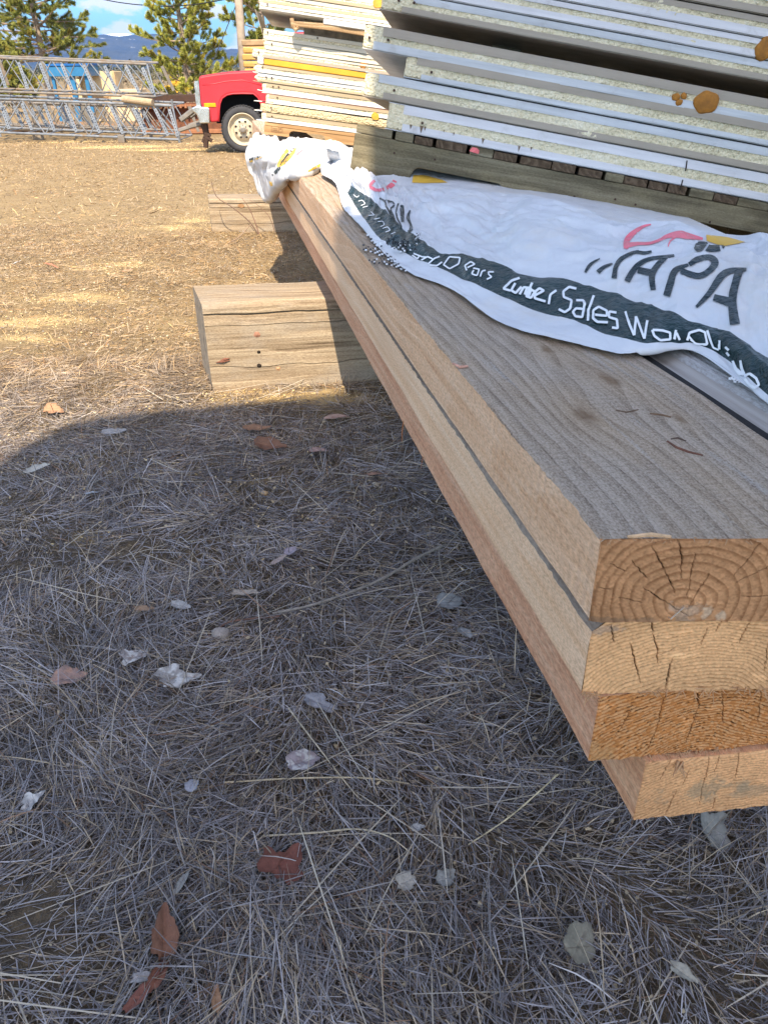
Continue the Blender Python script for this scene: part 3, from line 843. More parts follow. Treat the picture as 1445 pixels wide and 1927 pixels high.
# ================================================================ sleepers under the stack
def sleeper(name, label, BL, TL, BR, depth, mats, seed, ext):
    """weathered square beam lying across; BL, TL, BR = front face corners in pixels on the ground / above it"""
    a = PG(*BL); r_ = PG(*BR)
    d = ray(*TL); tpos = CAMP + d * (a[1] / d[1])
    h = tpos[2] - a[2]
    ex = np.array([r_[0] - a[0], r_[1] - a[1]]); ex /= np.linalg.norm(ex)
    rz = math.atan2(ex[1], ex[0])
    th = thing(name, label, 'sleeper', (a[0], a[1], a[2] - .01), rz, 'square sleepers carrying the planks')
    h += .01
    L = ext
    xs = np.concatenate([[0.0, 0.006], np.linspace(0.02, L, 110)])
    hs = h
    # front profile: sound lower face, split and rounded upper edge with open cracks
    prof = [(0.0, 0.0), (0.0, .06)]
    def crk(z): return [(0.0, z - .0022), (.010, z - .0006), (.010, z + .0006), (0.0, z + .0022)]
    prof += crk(hs * .30) + [(0.0, hs * .45), (0, hs * .55)] + crk(hs * .755) + [(.002, hs * .80)] + [(.004, hs * .855)] + [(.022, hs * .865), (.022, hs * .872), (.007, hs * .885)] + [(.008, hs * .945), (.016, hs * .985), (.034, hs), (.12, hs)]
    prof += [(depth * .6, hs), (depth - .02, hs), (depth, hs - .02), (depth, 0.0)]
    P = np.array(prof); k = len(P)
    Xg = np.repeat(xs[:, None], k, 1); Yg = np.repeat(P[None, :, 0], len(xs), 0); Zg = np.repeat(P[None, :, 1], len(xs), 0)
    wav = (fbm(Xg * 4, 0, 0, seed, 3) - .5) * .05 + .018 * (Xg / L)
    body = (Zg > .03) & (Zg < hs * .9)
    Zg = Zg + body * wav * np.where(Zg < hs * .5, 1.0, .4)
    Yg = Yg + (fbm(Xg * 3, Zg * 9, 0, seed + 1, 4) - .5) * .010 + ((Zg > hs * .78) * (fbm(Xg * 9, Zg * 60, 0, seed + 4, 3) - .5) * .014)
    Zg = Zg + (Zg > hs * .9) * (fbm(Xg * 5, Yg * 6, 0, seed + 2, 3) - .5) * .016
    Xg = Xg - .215 * Yg * np.clip(1 - Xg / .5, 0, 1)
    Xg[:2] += (fbm(Yg[:2] * 30, Zg[:2] * 30, 0, seed + 6, 3) - .5) * .012
    V = np.stack([Xg, Yg, Zg], -1).reshape(-1, 3)
    F = []
    fm = []
    for i in range(len(xs) - 1):
        for j in range(k - 1):
            F.append((i * k + j, i * k + j + 1, (i + 1) * k + j + 1, (i + 1) * k + j)); fm.append(0)
    F.append(tuple(range(k))); fm.append(1)
    F.append(tuple((len(xs) - 1) * k + j for j in range(k))[::-1]); fm.append(1)
    raw_mesh('sleeper_body', V, F, mats, th, fm=fm)
    R = np.array([[math.cos(rz), -math.sin(rz)], [math.sin(rz), math.cos(rz)]])
    q = [(0, 0), (L, 0), (L, depth), (0, depth)]
    BLOCKERS.append([R @ np.array(p) + a[:2] for p in q])
    return th, h

grey_w = [(0.30, (0.13, 0.09, 0.055)), (0.42, (0.285, 0.215, 0.14)), (0.54, (0.37, 0.29, 0.195)), (0.74, (0.48, 0.39, 0.275))]
M['sleeper'] = wood('weathered_sleeper', grey_w, 1.4, 70, 0.9, axis=0, rings=14, ring_amt=.25, fuzz=.35, fine=260, patch=(0.31, 0.265, 0.21), patch_amt=.65)
M['sleeper_end'] = simple('sleeper_end', (0.25, 0.20, 0.145), 0.9, var=.45, scale=22, bump=.6)
s1, sh1 = sleeper('sleeper', 'large weathered square sleeper with bolt holes, half in shade under the planks', (402, 738), (378, 572), (715, 722), .34, [M['sleeper'], M['sleeper_end']], 5, 1.25)
s2, sh2 = sleeper('sleeper', 'second weathered sleeper beneath the white tarp, twigs growing beside it', (400, 438), (391, 374), (560, 436), .30, [M['sleeper'], M['sleeper_end']], 15, 1.5)
# bolt holes and plugs in the big sleeper
def on_sleeper(th, px, py):
    inv = th.matrix_basis.inverted()
    o_ = inv @ Vector(CAMP); d_ = inv.to_3x3() @ Vector(ray(px, py))
    t_ = -o_.y / d_.y
    return o_ + d_ * t_
bpy.context.view_layer.update()
plug = simple('pink_plug', (.34, .17, .11), .85, var=.3, scale=60)
dark = simple('hole_dark', (.02, .014, .01), .95)
for (px, py, r_, mm, nm) in ((484, 629, .014, plug, 'bolt_plug'), (487, 662, .008, dark, 'bolt_hole'), (488, 688, .011, dark, 'bolt_hole'), (524, 693, .013, simple('tan_knot', (.38, .22, .12), .85, scale=60), 'bolt_plug')):
    q = on_sleeper(s1, px, py)
    mb = MB()
    nn = 18; rr = random.Random(px)
    V = [(q.x, -.0045, q.z)] + [(q.x + r_ * rr.uniform(.8, 1.15) * math.cos(2 * math.pi * i / nn), -.004 + .006 * (1), q.z + r_ * rr.uniform(.8, 1.15) * .9 * math.sin(2 * math.pi * i / nn)) for i in range(nn)]
    V = [(a, b - .004, c) for a, b, c in V]
    mb.add(V, [(0, 1 + i, 1 + (i + 1) % nn) for i in range(nn)])
    mb.build(nm, mm, s1)
for (px, py, l) in ((420, 680, .03), (424, 676, .02)):
    q = on_sleeper(s1, px, py); mb = MB()
    mb.tube([(q.x - l, -.004, q.z - .002), (q.x, -.006, q.z + .002), (q.x + l, -.004, q.z + .004)], [.001, .006, .001], 6)
    mb.build('knot_scar', simple('red_scar', (.17, .07, .045), .9), s1)
for (px, py, r_) in ((454, 387, .03),):
    q = on_sleeper(s2, px, py); mb = MB()
    mb.add([(q.x + r_ * math.cos(i * .4) * (1 + .1 * math.sin(i * 3)), -.006, q.z + .6 * r_ * math.sin(i * .4)) for i in range(16)], [tuple(range(16))])
    mb.build('knot', simple('brown_knot', (.28, .16, .08), .85, scale=40), s2)
# ================================================================ panel stacks
def frame(O, slope, eps, e2):
    e1 = _r + _u * (-slope) + _f * eps
    e1 = e1 / np.linalg.norm(e1)
    e2 = np.array(e2, float); e2 = e2 - e1 * (e1 @ e2); e2 /= np.linalg.norm(e2)
    e3 = np.cross(e1, e2)
    return np.array(O, float), e1, e2, e3

def mat_at(fr, a, b, c):
    O, e1, e2, e3 = fr
    p = O + e1 * a + e2 * b + e3 * c
    return Matrix(((e1[0], e2[0], e3[0], p[0]), (e1[1], e2[1], e3[1], p[1]), (e1[2], e2[2], e3[2], p[2]), (0, 0, 0, 1)))

def loc(fr, px, py, b=0.0):
    """pixel to (a, c) on the stack's front plane"""
    O, e1, e2, e3 = fr
    d = ray(px, py)
    P0 = O + e2 * b
    t = ((P0 - CAMP) @ e2) / (d @ e2)
    q = CAMP + d * t - O
    return float(q @ e1), float(q @ e3)

def world(fr, a, b, c):
    O, e1, e2, e3 = fr
    return O + e1 * a + e2 * b + e3 * c

def foam_mat(name, lo, mid, hi):
    m, n = new_mat(name)
    v = n.obj()
    c1_ = n.vor(v, 95.0)
    f = n.noise(v, 60, 5, 0.7)
    g = n.noise(n.vm('MULTIPLY', v, (4, 4, 14)), 1.0, 4, 0.6)
    mixf = n.m('ADD', n.m('MULTIPLY', f, 0.55), n.m('MULTIPLY', g, 0.45))
    c = n.ramp(mixf, [(0.32, lo), (0.48, mid), (0.66, hi)])
    spot = n.mr(n.noise(v, 33, 2), 0.68, 0.74)
    c = n.mix(n.m('MULTIPLY', spot, 0.55), c, (0.22, 0.17, 0.10))
    h = n.m('ADD', n.m('MULTIPLY', c1_, -1.2), f)
    return finish(m, n, c, 0.85, n.bump(h, 0.9, 0.006), 0, 0.2)

M['foam'] = foam_mat('cream_foam', (0.50, 0.42, 0.26), (0.72, 0.63, 0.42), (0.84, 0.76, 0.57))
M['foam_grey'] = foam_mat('grey_foam', (0.40, 0.38, 0.34), (0.55, 0.53, 0.48), (0.68, 0.66, 0.61))
M['foam_tan'] = foam_mat('tan_foam', (0.36, 0.28, 0.16), (0.50, 0.405, 0.245), (0.60, 0.50, 0.33))

def skin(name, c, rough=0.45, streak=0.12):
    m, n = new_mat(name)
    v = n.obj()
    s_ = n.noise(n.vm('MULTIPLY', v, (2.5, 6, 40)), 1.0, 5, 0.65)
    d = n.noise(v, 14, 5, 0.65)
    b = n.mix(n.mr(s_, 0.3, 0.7), tuple(x * (1 - streak) for x in c), tuple(min(1, x * (1 + streak * .7)) for x in c))
    b = n.mix(n.m('MULTIPLY', n.mr(d, 0.58, 0.74), 0.4), b, (0.27, 0.23, 0.18))
    return finish(m, n, b, n.mr(d, .3, .7, rough - .12, rough + .15), n.bump(n.m('ADD', s_, n.noise(v, 3, 3)), .18, .006), 0.0, 0.4)
M['taupe'] = skin('taupe_skin', (0.34, 0.285, 0.22))
M['blue_grey'] = skin('galvanised_skin', (0.50, 0.51, 0.515), .45, .22)
M['lavender'] = skin('white_skin', (0.62, 0.60, 0.60), .5, .16)
M['cream_skin'] = skin('cream_skin', (0.58, 0.53, 0.42))
M['beige_skin'] = skin('beige_skin', (0.38, 0.30, 0.19))
M['white_skin'] = skin('bright_white_skin', (0.70, 0.68, 0.63))
M['nail'] = simple('rusty_nail', (0.06, 0.03, 0.02), 0.8)
M['spray'] = simple('orange_spray_foam', (0.34, 0.135, 0.016), 0.55, var=.35, scale=35, bump=.5)
M['spray_pale'] = simple('yellow_spray_foam', (0.60, 0.31, 0.04), 0.6, var=.25, scale=35, bump=.5)

pr = random.Random(3)
def panel(fr, label, a0, a1, c0, c1, depth, up=None, low=None, foam='foam', seed=0, group=None, nails=(), bevel=0.0, b0=0.0, res=0.0055):
    """insulated panel; up / low = (material, share of the thickness, start beyond the left end in metres)"""
    t = c1 - c0
    th = thing('insulated_panel', label, 'panel', group=group, mat=mat_at(fr, a0, b0, c0))
    L = a1 - a0
    nx = max(8, int(L / res)); nz = max(6, int(t / (res * .8)))
    xs = np.linspace(0, L, nx); zs = np.linspace(0.003, t - 0.003, nz)
    X, Z = np.meshgrid(xs, zs, indexing='ij')
    wob = (fbm(X * 3, Z * 3, a0, seed, 2) - .5) * .006
    Y = -0.006 * fbm(X * 70, Z * 70, 0, seed + 1, 3) + wob * .5
    ed = sstep(0.012, 0, X) + sstep(.006, 0, np.minimum(Z, t - Z)) * .7
    Y = Y + ed * 0.006 * (1 + fbm(Z * 50, X * 20, 0, seed + 2, 2))
    XX = X + (1 - np.clip(X / .05, 0, 1)) * ((fbm(Z * 30, 2, 0, seed + 3, 3) - .5) * .012 + bevel * np.abs(Z / t - .5) * 2)
    V = np.stack([XX, Y, Z], -1).reshape(-1, 3)
    F = [tuple(f) for f in grid_faces(nx, nz)]
    off = len(V)
    # the rest of the core: end strip, top, bottom, back
    back = []
    Vb = []
    for k in range(nz): Vb.append((float(XX[0, k]) + .002, depth, zs[k]))
    for k in range(nz): Vb.append((L, depth, zs[k]))
    V = np.concatenate([V, np.array(Vb)])
    for k in range(nz - 1):
        F.append((k, k + 1, off + k + 1, off + k))
        F.append(((nx - 1) * nz + k + 1, (nx - 1) * nz + k, off + nz + k, off + nz + k + 1))
        F.append((off + k, off + k + 1, off + nz + k + 1, off + nz + k))
    raw_mesh('foam_core', V, F, M[foam], th, smooth=False)
    def sheet(name, m, share, start, zlo, zhi, z_lip0, z_lip1):
        mb = MB()
        mb.box((-0.002, -0.001, zlo), (L, depth + .002, zhi))
        # folded lip with slight waves along the front
        nn = max(10, int(L / .05)); V = []; F = []
        for i in range(nn + 1):
            x = start + (L - start) * i / nn
            w = 0.0018 * math.sin(x * 7 + seed) + 0.0012 * math.sin(x * 19 + seed * 2)
            for (yy, zz) in ((-.0075 + w, z_lip0), (-.0075 + w, z_lip1), (-.004 + w, z_lip1), (-.004 + w, z_lip0)): V.append((x, yy, zz))
        for i in range(nn):
            for j in range(4): F.append((i * 4 + j, i * 4 + (j + 1) % 4, i * 4 + 4 + (j + 1) % 4, i * 4 + 4 + j))
        F.append((0, 1, 2, 3)); F.append((nn * 4 + 3, nn * 4 + 2, nn * 4 + 1, nn * 4))
        mb.add(V, F)
        mb.build(name, M[m], th)
    if up: sheet('upper_skin', up[0], up[1], up[2], t - .0025, t, t - up[1] * t, t - .0028)
    if low: sheet('lower_skin', low[0], low[1], low[2], 0.0, .0025, .0028, low[1] * t)
    for (nxp, nyp) in nails:
        a, c = loc(fr, nxp, nyp, b0)
        mb = MB(); mb.lathe([(.0005, -.012), (.0045, -.0115), (.005, -.009), (.004, -.004), (.002, 0)], (a - a0, -.002, c - c0), 'y', 8)
        mb.build('nail_head', M['nail'], th)
    return th

def plug_on(fr, th, a0, c0, px, py, r, m, b0=0.0, k=.65):
    a, c = loc(fr, px, py, b0)
    rr = random.Random(px); nn = 26
    prof = [(0.002, -.008 - .009 * k), (.55 * r, -.008 - .008 * k), (.85 * r, -.008 - .006 * k), (r, -.009), (r * 1.02, 0.004)]
    mb = MB(); mb.lathe(prof, (a - a0, 0, c - c0), 'y', nn)
    o = mb.build('foam_plug', m, th, smooth=True)
    for v in o.data.vertices:
        q = math.atan2(v.co.z - (c - c0), v.co.x - (a - a0))
        s_ = 1 + .10 * math.sin(2 * q + px) + .05 * math.sin(5 * q + py)
        v.co.x = (a - a0) + (v.co.x - (a - a0)) * s_; v.co.z = (c - c0) + (v.co.z - (c - c0)) * s_
    return o

# ---- the near stack
FN = frame(PZ(657, 329, 0.802), 0.2075, -0.03, (0.11, 1.0, -0.10))
AN1 = 2.35
def z8(x, y): return (640 + x / 4.0139, y / 4.0139)
ng = 'insulated panels piled on the grey pallet'
def near_panel(label, tl, bl, up, low, foam='foam', seed=0, nails=(), depth=1.15, b0=0.0, gapadj=0.0):
    a0, c1 = loc(FN, *z8(*tl), b0); a0b, c0 = loc(FN, *z8(*bl), b0)
    a0 = (a0 + a0b) / 2
    def st(x, y): return max(0.004, loc(FN, *z8(x, y), b0)[0] - a0)
    up = (up[0], up[1], st(*up[2])) if up else None
    low = (low[0], low[1], st(*low[2])) if low else None
    th = panel(FN, label, a0, AN1, c0 + gapadj, c1, depth, up, low, foam, seed, ng, [z8(*q) for q in nails], b0=b0)
    return th, a0, c0, c1
pA = near_panel('white lipped foam panel lying directly on the grey pallet, cracked lip', (370, 768), (343, 972), ('lavender', .35, (490, 780)), ('lavender', .30, (472, 940)), seed=1, nails=[(622, 930)])
pB = near_panel('foam panel second from the grey pallet, its end jutting past the panel below', (200, 540), (168, 722), ('blue_grey', .34, (300, 560)), ('taupe', .30, (328, 710)), seed=2, nails=[(410, 685)])
pC = near_panel('foam panel set back between two jutting ones, taupe upper lip', (503, 410), (485, 583), ('taupe', .37, (588, 430)), ('blue_grey', .26, (612, 575)), seed=3, nails=[(690, 548)])
pD = near_panel('foam panel just below the dark gap, orange plug in its edge', (205, 177), (163, 363), ('taupe', .38, (333, 205)), ('blue_grey', .36, (255, 320)), seed=4, nails=[(365, 305), (223, 287)])
pE = near_panel('foam panel resting above the dark gap with broad taupe lower lip', (318, -80), (303, 70), ('blue_grey', .38, (560, -20)), ('taupe', .34, (470, 60)), seed=5, nails=[(560, 25), (446, 8)])
pF = near_panel('upper foam panel with pale grey lips, orange plug in its edge', (340, -235), (322, -88), ('lavender', .30, (480, -220)), ('lavender', .40, (470, -100)), seed=6)
pG = near_panel('foam panel second from the top of the near pile', (360, -400), (342, -243), ('taupe', .3, (480, -380)), ('lavender', .45, (480, -260)), seed=7)
pH = near_panel('topmost foam panel of the near pile, barely showing at the upper corner', (400, -560), (380, -408), ('lavender', .3, (520, -540)), ('taupe', .4, (520, -420)), seed=8)
plug_on(FN, pD[0], pD[1], pD[2], 1327, 193, .041, M['spray'])
plug_on(FN, pF[0], pF[1], pF[2], 1438, 92, .036, M['spray'])
for (px, py, r_) in ((1270, 183, .014), (1276, 193, .012), (1285, 181, .011)):
    plug_on(FN, pD[0], pD[1], pD[2], px, py, r_, M['spray'])
# rusty burrs below the bottom panel's foam, the crack across its lip
mb = MB()
for (zx, zy, h) in ((535, 950, .014), (615, 960, .022), (642, 965, .012), (785, 990, .006), (858, 1010, .008), (1078, 1055, .016), (1350, 1110, .022), (1440, 1120, .01)):
    a, c = loc(FN, *z8(zx, zy)); a -= pA[1]; c -= pA[2]
    mb.add([(a - h * .35, -.0085, c + .004), (a + h * .35, -.0085, c + .004), (a + h * .05, -.0095, c - h), (a, -.0125, c)], [(0, 1, 3), (1, 2, 3), (2, 0, 3), (0, 2, 1)])
o = mb.build('rusty_burr', simple('burr', (.17, .12, .075), .9), pA[0]); o['kind'] = 'stuff'
mb = MB()
for (q0, q1) in (((1291, 302), (1288, 322)), ((1283, 338), (1278, 357))):
    a, c = loc(FN, *q0); a2, c2_ = loc(FN, *q1)
    a -= pA[1]; c -= pA[2]; a2 -= pA[1]; c2_ -= pA[2]
    mb.add([(a - .002, -.0105, c), (a + .002, -.0105, c), (a2 + .002, -.0105, c2_), (a2 - .002, -.0105, c2_), (a - .002, -.007, c), (a + .002, -.007, c), (a2 + .002, -.007, c2_), (a2 - .002, -.007, c2_)],
           [(0, 1, 2, 3), (0, 4, 5, 1), (1, 5, 6, 2), (2, 6, 7, 3), (3, 7, 4, 0)])
o = mb.build('lip_crack', M['crack'], pA[0]); o['kind'] = 'stuff'
# spacer blocks holding the dark gap open
a_, c_ = loc(FN, 1000, 110)
for k, aa in enumerate((0.45, 1.9)):
    th = thing('spacer_block', ['short grey wood block deep in the dark gap between panels', 'second grey wood block further along the dark gap'][k], 'block', mat=mat_at(FN, aa, .35, pD[3]))
    mb = MB(); mb.box((0, 0, 0), (.12, .4, max(.01, pE[2] - pD[3])), .003); mb.build('wood_block', M['sleeper_end'], th)

# ---- grey pallet under it
pal_w = wood('grey_green_pallet', [(0.25, (0.075, 0.062, 0.036)), (0.45, (0.145, 0.122, 0.075)), (0.62, (0.21, 0.18, 0.115)), (0.85, (0.30, 0.265, 0.185))], 1.3, 55, .45, axis=0, rings=18, ring_amt=.35, patch=(.30, .25, .14), patch_amt=.5, fuzz=.2)
deck_w = wood('brown_deck_board', [(0.25, (0.05, 0.032, 0.018)), (0.5, (0.105, 0.07, 0.042)), (0.8, (0.18, 0.13, 0.085))], 4, 60, .5, axis=1, rings=30, fuzz=.4)
pal = thing('grey_pallet', 'grey green wooden pallet with notched side resting on the white tarp', 'pallet', mat=mat_at(FN, 0, 0, 0))
_, cst = loc(FN, *z8(90, 995))
ctop = pA[2] - .001
n0 = loc(FN, 769, 350)[0]; n1 = loc(FN, 947, 360)[0]; nh = loc(FN, 790, 317)[1]
def stringer_poly(L, h, notches, nh):
    p = [(0.0, 0.0)]
    for (a, b) in notches:
        p += [(a, 0.0), (a, nh * .55), (a + .008, nh * .85), (a + .025, nh), (b - .025, nh), (b - .008, nh * .85), (b, nh * .5), (b, 0)]
    return p + [(L, 0), (L, h), (0, h)]
for k, b in enumerate((0.0, .52, 1.06)):
    mb = MB(); mb.prism(stringer_poly(2.3, cst, [(n0, n1), (n1 + .75, n1 + 1.05)], nh), b, b + .04, 'xz')
    o = mb.build('stringer', pal_w, pal)
    bv = o.modifiers.new('Bevel', 'BEVEL'); bv.width = .003; bv.segments = 1; bv.limit_method = 'ANGLE'
x = 0.004; k = 0
while x < 2.2:
    w = pr.choice([.09, .14, .09, .12, .07])
    mb = MB(); mb.box((x, -.004 + pr.uniform(-.004, .006), cst + .001), (x + w, 1.1, ctop - pr.uniform(0, .004)), .002)
    mb.build('deck_board', deck_w if pr.random() < .75 else pal_w, pal)
    x += w + pr.choice([.003, .004, .006, .014]); k += 1
for (px, py) in ((742, 288), (818, 300), (1157, 375), (1080, 370), (1195, 385), (1335, 418), (1290, 420)):
    a, c = loc(FN, px, py)
    mb = MB(); mb.lathe([(.0005, -.003), (.004, -.0025), (.0045, 0)], (a, 0, c), 'y', 8); mb.build('nail_head', M['nail'], pal)
sc = thing('plastic_scrap', 'small scrap of pink plastic wedged between pallet deck and bottom panel', 'scrap', mat=mat_at(FN, loc(FN, 893, 283)[0], -.012, loc(FN, 893, 283)[1]))
mb = MB(); mb.add([(-.02, 0, -.006), (-.012, 0, .009), (.006, -.004, .010), (.018, 0, .002), (.017, .002, -.010), (-.004, -.005, -.008), (0, .012, 0)], [(0, 1, 5), (1, 2, 5), (2, 3, 5), (3, 4, 5), (0, 6, 1), (1, 6, 2), (2, 6, 3), (3, 6, 4), (4, 6, 5), (5, 6, 0)])
mb.build('scrap', simple('pink_plastic', (.75, .16, .16), .4), sc)

# ---- the far stack
FF_ = frame(PZ(497, 256, 0.80), 0.078, 0.11, (-0.11, 1.0, -0.03))
fg = 'insulated panels piled on the brown pallet'
def z3(x, y): return (460 + x / 4.8167, y / 4.8167)
AF1 = 2.2
def far_panel(label, x, yt, yb, up, low, foam='foam', seed=0, bevel=0.0, a1=AF1, b0=0.0, nails=(), on=None):
    a0, c1 = loc(FF_, *z3(x, yt), b0); _, c0 = loc(FF_, *z3(x, yb), b0)
    if on is not None: c0 = on[3] + .0005
    def st(xx): return max(.006, loc(FF_, *z3(xx, yt), b0)[0] - a0)
    up = (up[0], up[1], st(up[2])) if up else None
    low = (low[0], low[1], st(low[2])) if low else None
    return panel(FF_, label, a0, a1, c0, c1 - .001, 1.15, up, low, foam, seed, fg, [z3(*q) for q in nails], bevel, b0, res=.010), a0, c0, c1
f1 = far_panel('sunlit cream panel lying directly on the brown pallet', 162, 1014, 1096, ('beige_skin', .42, 200), ('white_skin', .42, 205), seed=11, nails=[(252, 1055)])
f2 = far_panel('panel with bare speckled tan foam edge and yellow plug', 150, 928, 1012, None, None, 'foam_tan', seed=12, nails=[(245, 975)], on=f1)
f3 = far_panel('sunlit panel above the bare tan foam one, end set back', 200, 846, 926, ('beige_skin', .40, 225), ('white_skin', .40, 270), seed=13, nails=[(300, 885)], on=f2)
f4 = far_panel('sunlit cream panel fourth from the brown pallet with split lip', 165, 745, 826, ('beige_skin', .36, 200), ('white_skin', .42, 190), seed=14, nails=[(262, 785), (312, 788)], on=f3)
f5 = far_panel('white panel with metal strip and slanted jutting end', 85, 652, 742, ('blue_grey', .40, 125), ('beige_skin', .34, 150), seed=15, bevel=.03, nails=[(200, 700), (250, 705)], on=f4)
f6 = far_panel('white panel with rounded end right under the yellow slab', 82, 574, 652, ('beige_skin', .34, 160), ('white_skin', .40, 130), seed=16, bevel=.02, nails=[(165, 610)], on=f5)
f8 = far_panel('cream panel jutting above the yellow slab, taupe lower lip', 70, 432, 512, ('cream_skin', .28, 180), ('taupe', .44, 180), seed=18, nails=[(130, 472)])
f9 = far_panel('cream panel half in shadow, second below the plywood scrap', 180, 362, 430, ('cream_skin', .42, 185), ('cream_skin', .40, 200), seed=19, nails=[(250, 400)], on=f8)
f10 = far_panel('cream panel half in shadow, just below the plywood scrap', 174, 255, 346, ('cream_skin', .34, 190), ('cream_skin', .38, 200), seed=20, nails=[(212, 292), (663, 345)], on=f9)
f11 = far_panel('white panel over the plywood scrap with its grey underside showing', 138, 18, 80, ('white_skin', .42, 150), ('white_skin', .34, 142), seed=21, b0=-.03, nails=[(210, 40)])
f12 = far_panel('cream panel near the top of the distant pile', 128, -66, 14, ('cream_skin', .40, 140), ('beige_skin', .36, 175), seed=22, on=f11)
f13 = far_panel('topmost cream panel of the distant pile', 140, -160, -70, ('cream_skin', .40, 150), ('beige_skin', .36, 170), seed=23, on=f12)
plug_on(FF_, f2[0], f2[1], f2[2], 706, 219, .023, M['spray_pale'], k=.1)
plug_on(FF_, f8[0], f8[1], f8[2], 684, 121, .022, M['spray'], k=.1)
plug_on(FF_, f12[0], f12[1], f12[2], 711, 6, .027, M['spray_pale'], k=.1)

# yellow slab with its white end block
a0, c1_ = loc(FF_, *z3(180, 514)); c0_ = f6[3]; c1_ = f8[2] + .004
ysl = thing('yellow_slab', 'orange yellow foam slab between white panels of the distant pile', 'slab', mat=mat_at(FF_, a0, 0.0, c0_ + .001))
mb = MB(); mb.box((0, -.004, 0), (AF1 - a0, 1.1, c1_ - c0_ - .004), .004)
mb.build('foam_slab', simple('yellow_foam', (.62, .30, .03), .7, var=.18, scale=6, bump=.3), ysl)
aw, _ = loc(FF_, *z3(119, 514))
wb = thing('foam_offcut', 'small white foam offcut at the end of the yellow slab', 'offcut', mat=mat_at(FF_, aw, -.004, c0_ + .001))
mb = MB(); mb.box((0, 0, 0), (a0 - aw - .002, .9, c1_ - c0_ + .002), .003)
mb.build('offcut', M['foam_grey'], wb)

# tilted plywood scrap and white strip lying in the gap
a0, c0_ = loc(FF_, *z3(432, 255), -.10); a1_, c1_ = loc(FF_, *z3(1100, 352), -.10)
pt = thing('plywood_scrap', 'tilted brown plywood scrap with curled end between distant panels', 'plywood', mat=mat_at(FF_, a0, -.10, c0_))
tilt = math.atan2(c1_ - c0_ - .0, a1_ - a0)
lw = math.hypot(a1_ - a0, c1_ - c0_)
tk = loc(FF_, *z3(432, 172), -.1)[1] - c0_
mb = MB()
V = []; F = []
nn = 40
for i in range(nn + 1):
    s_ = i / nn * lw
    zc = s_ * math.tan(tilt) + .006 * math.sin(s_ * 6)
    tkk = tk * (.8 + .3 * min(1, s_ / .5))
    for (yy, zz) in ((0, .012), (0, tkk), (.05, tkk), (.05, .012)): V.append((s_, yy + .004 * math.sin(s_ * 23), zc + zz))
for i in range(nn):
    for j in range(4): F.append((i * 4 + j, i * 4 + (j + 1) % 4, i * 4 + 4 + (j + 1) % 4, i * 4 + 4 + j))
F += [(0, 1, 2, 3), (nn * 4 + 3, nn * 4 + 2, nn * 4 + 1, nn * 4)]
mb.add(V, F)
ply = wood('plywood_edge', [(0.25, (0.20, 0.115, 0.055)), (0.5, (0.40, 0.27, 0.145)), (0.8, (0.56, 0.42, 0.26))], 1.5, 90, .5, axis=0, rings=60, fuzz=.4)
mb.build('sheet', ply, pt)
mb = MB(); mb.tube([(-.002, 0.01, tk * .9), (-.006, .01, .05), (.004, .01, .012), (.022, .01, -.004), (.036, .01, .012)], [.012, .012, .013, .015, .012], 8)
mb.build('curled_veneer', ply, pt)
a0, c0_ = loc(FF_, *z3(716, 192), -.11)
ws = thing('white_strip', 'narrow white foam strip on top of the brown plywood scrap', 'strip', mat=mat_at(FF_, a0, -.11, c0_ - .02))
mb = MB(); mb.box((0, 0, .006), (.40, .04, .034), .004); mb.build('strip', M['white_skin'], ws)
for k, aa in enumerate((.55, 1.7)):
    th = thing('spacer_timber', ['grey timber deep in the distant pile holding up its top panels', 'second grey timber deep in the distant pile near its other end'][k], 'timber', mat=mat_at(FF_, aa, .2, f10[3]))
    mb = MB(); mb.box((-.35 if k == 0 else 0, 0, 0), (.95 if k == 0 else .1, .35, f11[2] - f10[3] - .001), .003); mb.build('wood_block', M['sleeper_end'], th)
# bent sheet hanging at the pile's end
mb = MB()
pp = [loc(FF_, *z3(*q), .1) for q in ((96, 82), (130, 190), (168, 318))]
V = []
for (a, c) in pp: V += [(a, 0.0, c), (a + .003, .55, c), (a + .006, .55, c), (a + .003, 0.0, c)]
F = []
for i in range(2):
    for j in range(4): F.append((i * 4 + j, i * 4 + (j + 1) % 4, i * 4 + 4 + (j + 1) % 4, i * 4 + 4 + j))
F += [(0, 1, 2, 3), (11, 10, 9, 8)]
bs = thing('bent_sheet', 'thin pale metal sheet hanging bent at the end of the distant pile', 'metal sheet', mat=mat_at(FF_, 0, .1, 0))
mb.add(V, F); mb.build('sheet', M['taupe'], bs)
# thin protruding skins at the pile's end
mb = MB()
flg = [((118, 815), (210, 838)), ((88, 915), (160, 922)), ((90, 1000), (160, 1008)), ((108, 1088), (170, 1093))]
for k, (q0, q1) in enumerate(flg):
    a, c = loc(FF_, *z3(*q0)); a2, c2_ = loc(FF_, *z3(*q1))
    mm = MB(); mm.add([(a, .0, c), (a2, .0, c2_), (a2, .4, c2_), (a, .4, c), (a, .0, c + .004), (a2, .0, c2_ + .004), (a2, .4, c2_ + .004), (a, .4, c + .004)], [(0, 3, 2, 1), (4, 5, 6, 7), (0, 1, 5, 4), (1, 2, 6, 5), (2, 3, 7, 6), (3, 0, 4, 7)])
    host = (f4, f3, f2, f1)[k]
    o = mm.build('skin_flange', M['white_skin'], host[0], off=(host[1], 0, host[2]))

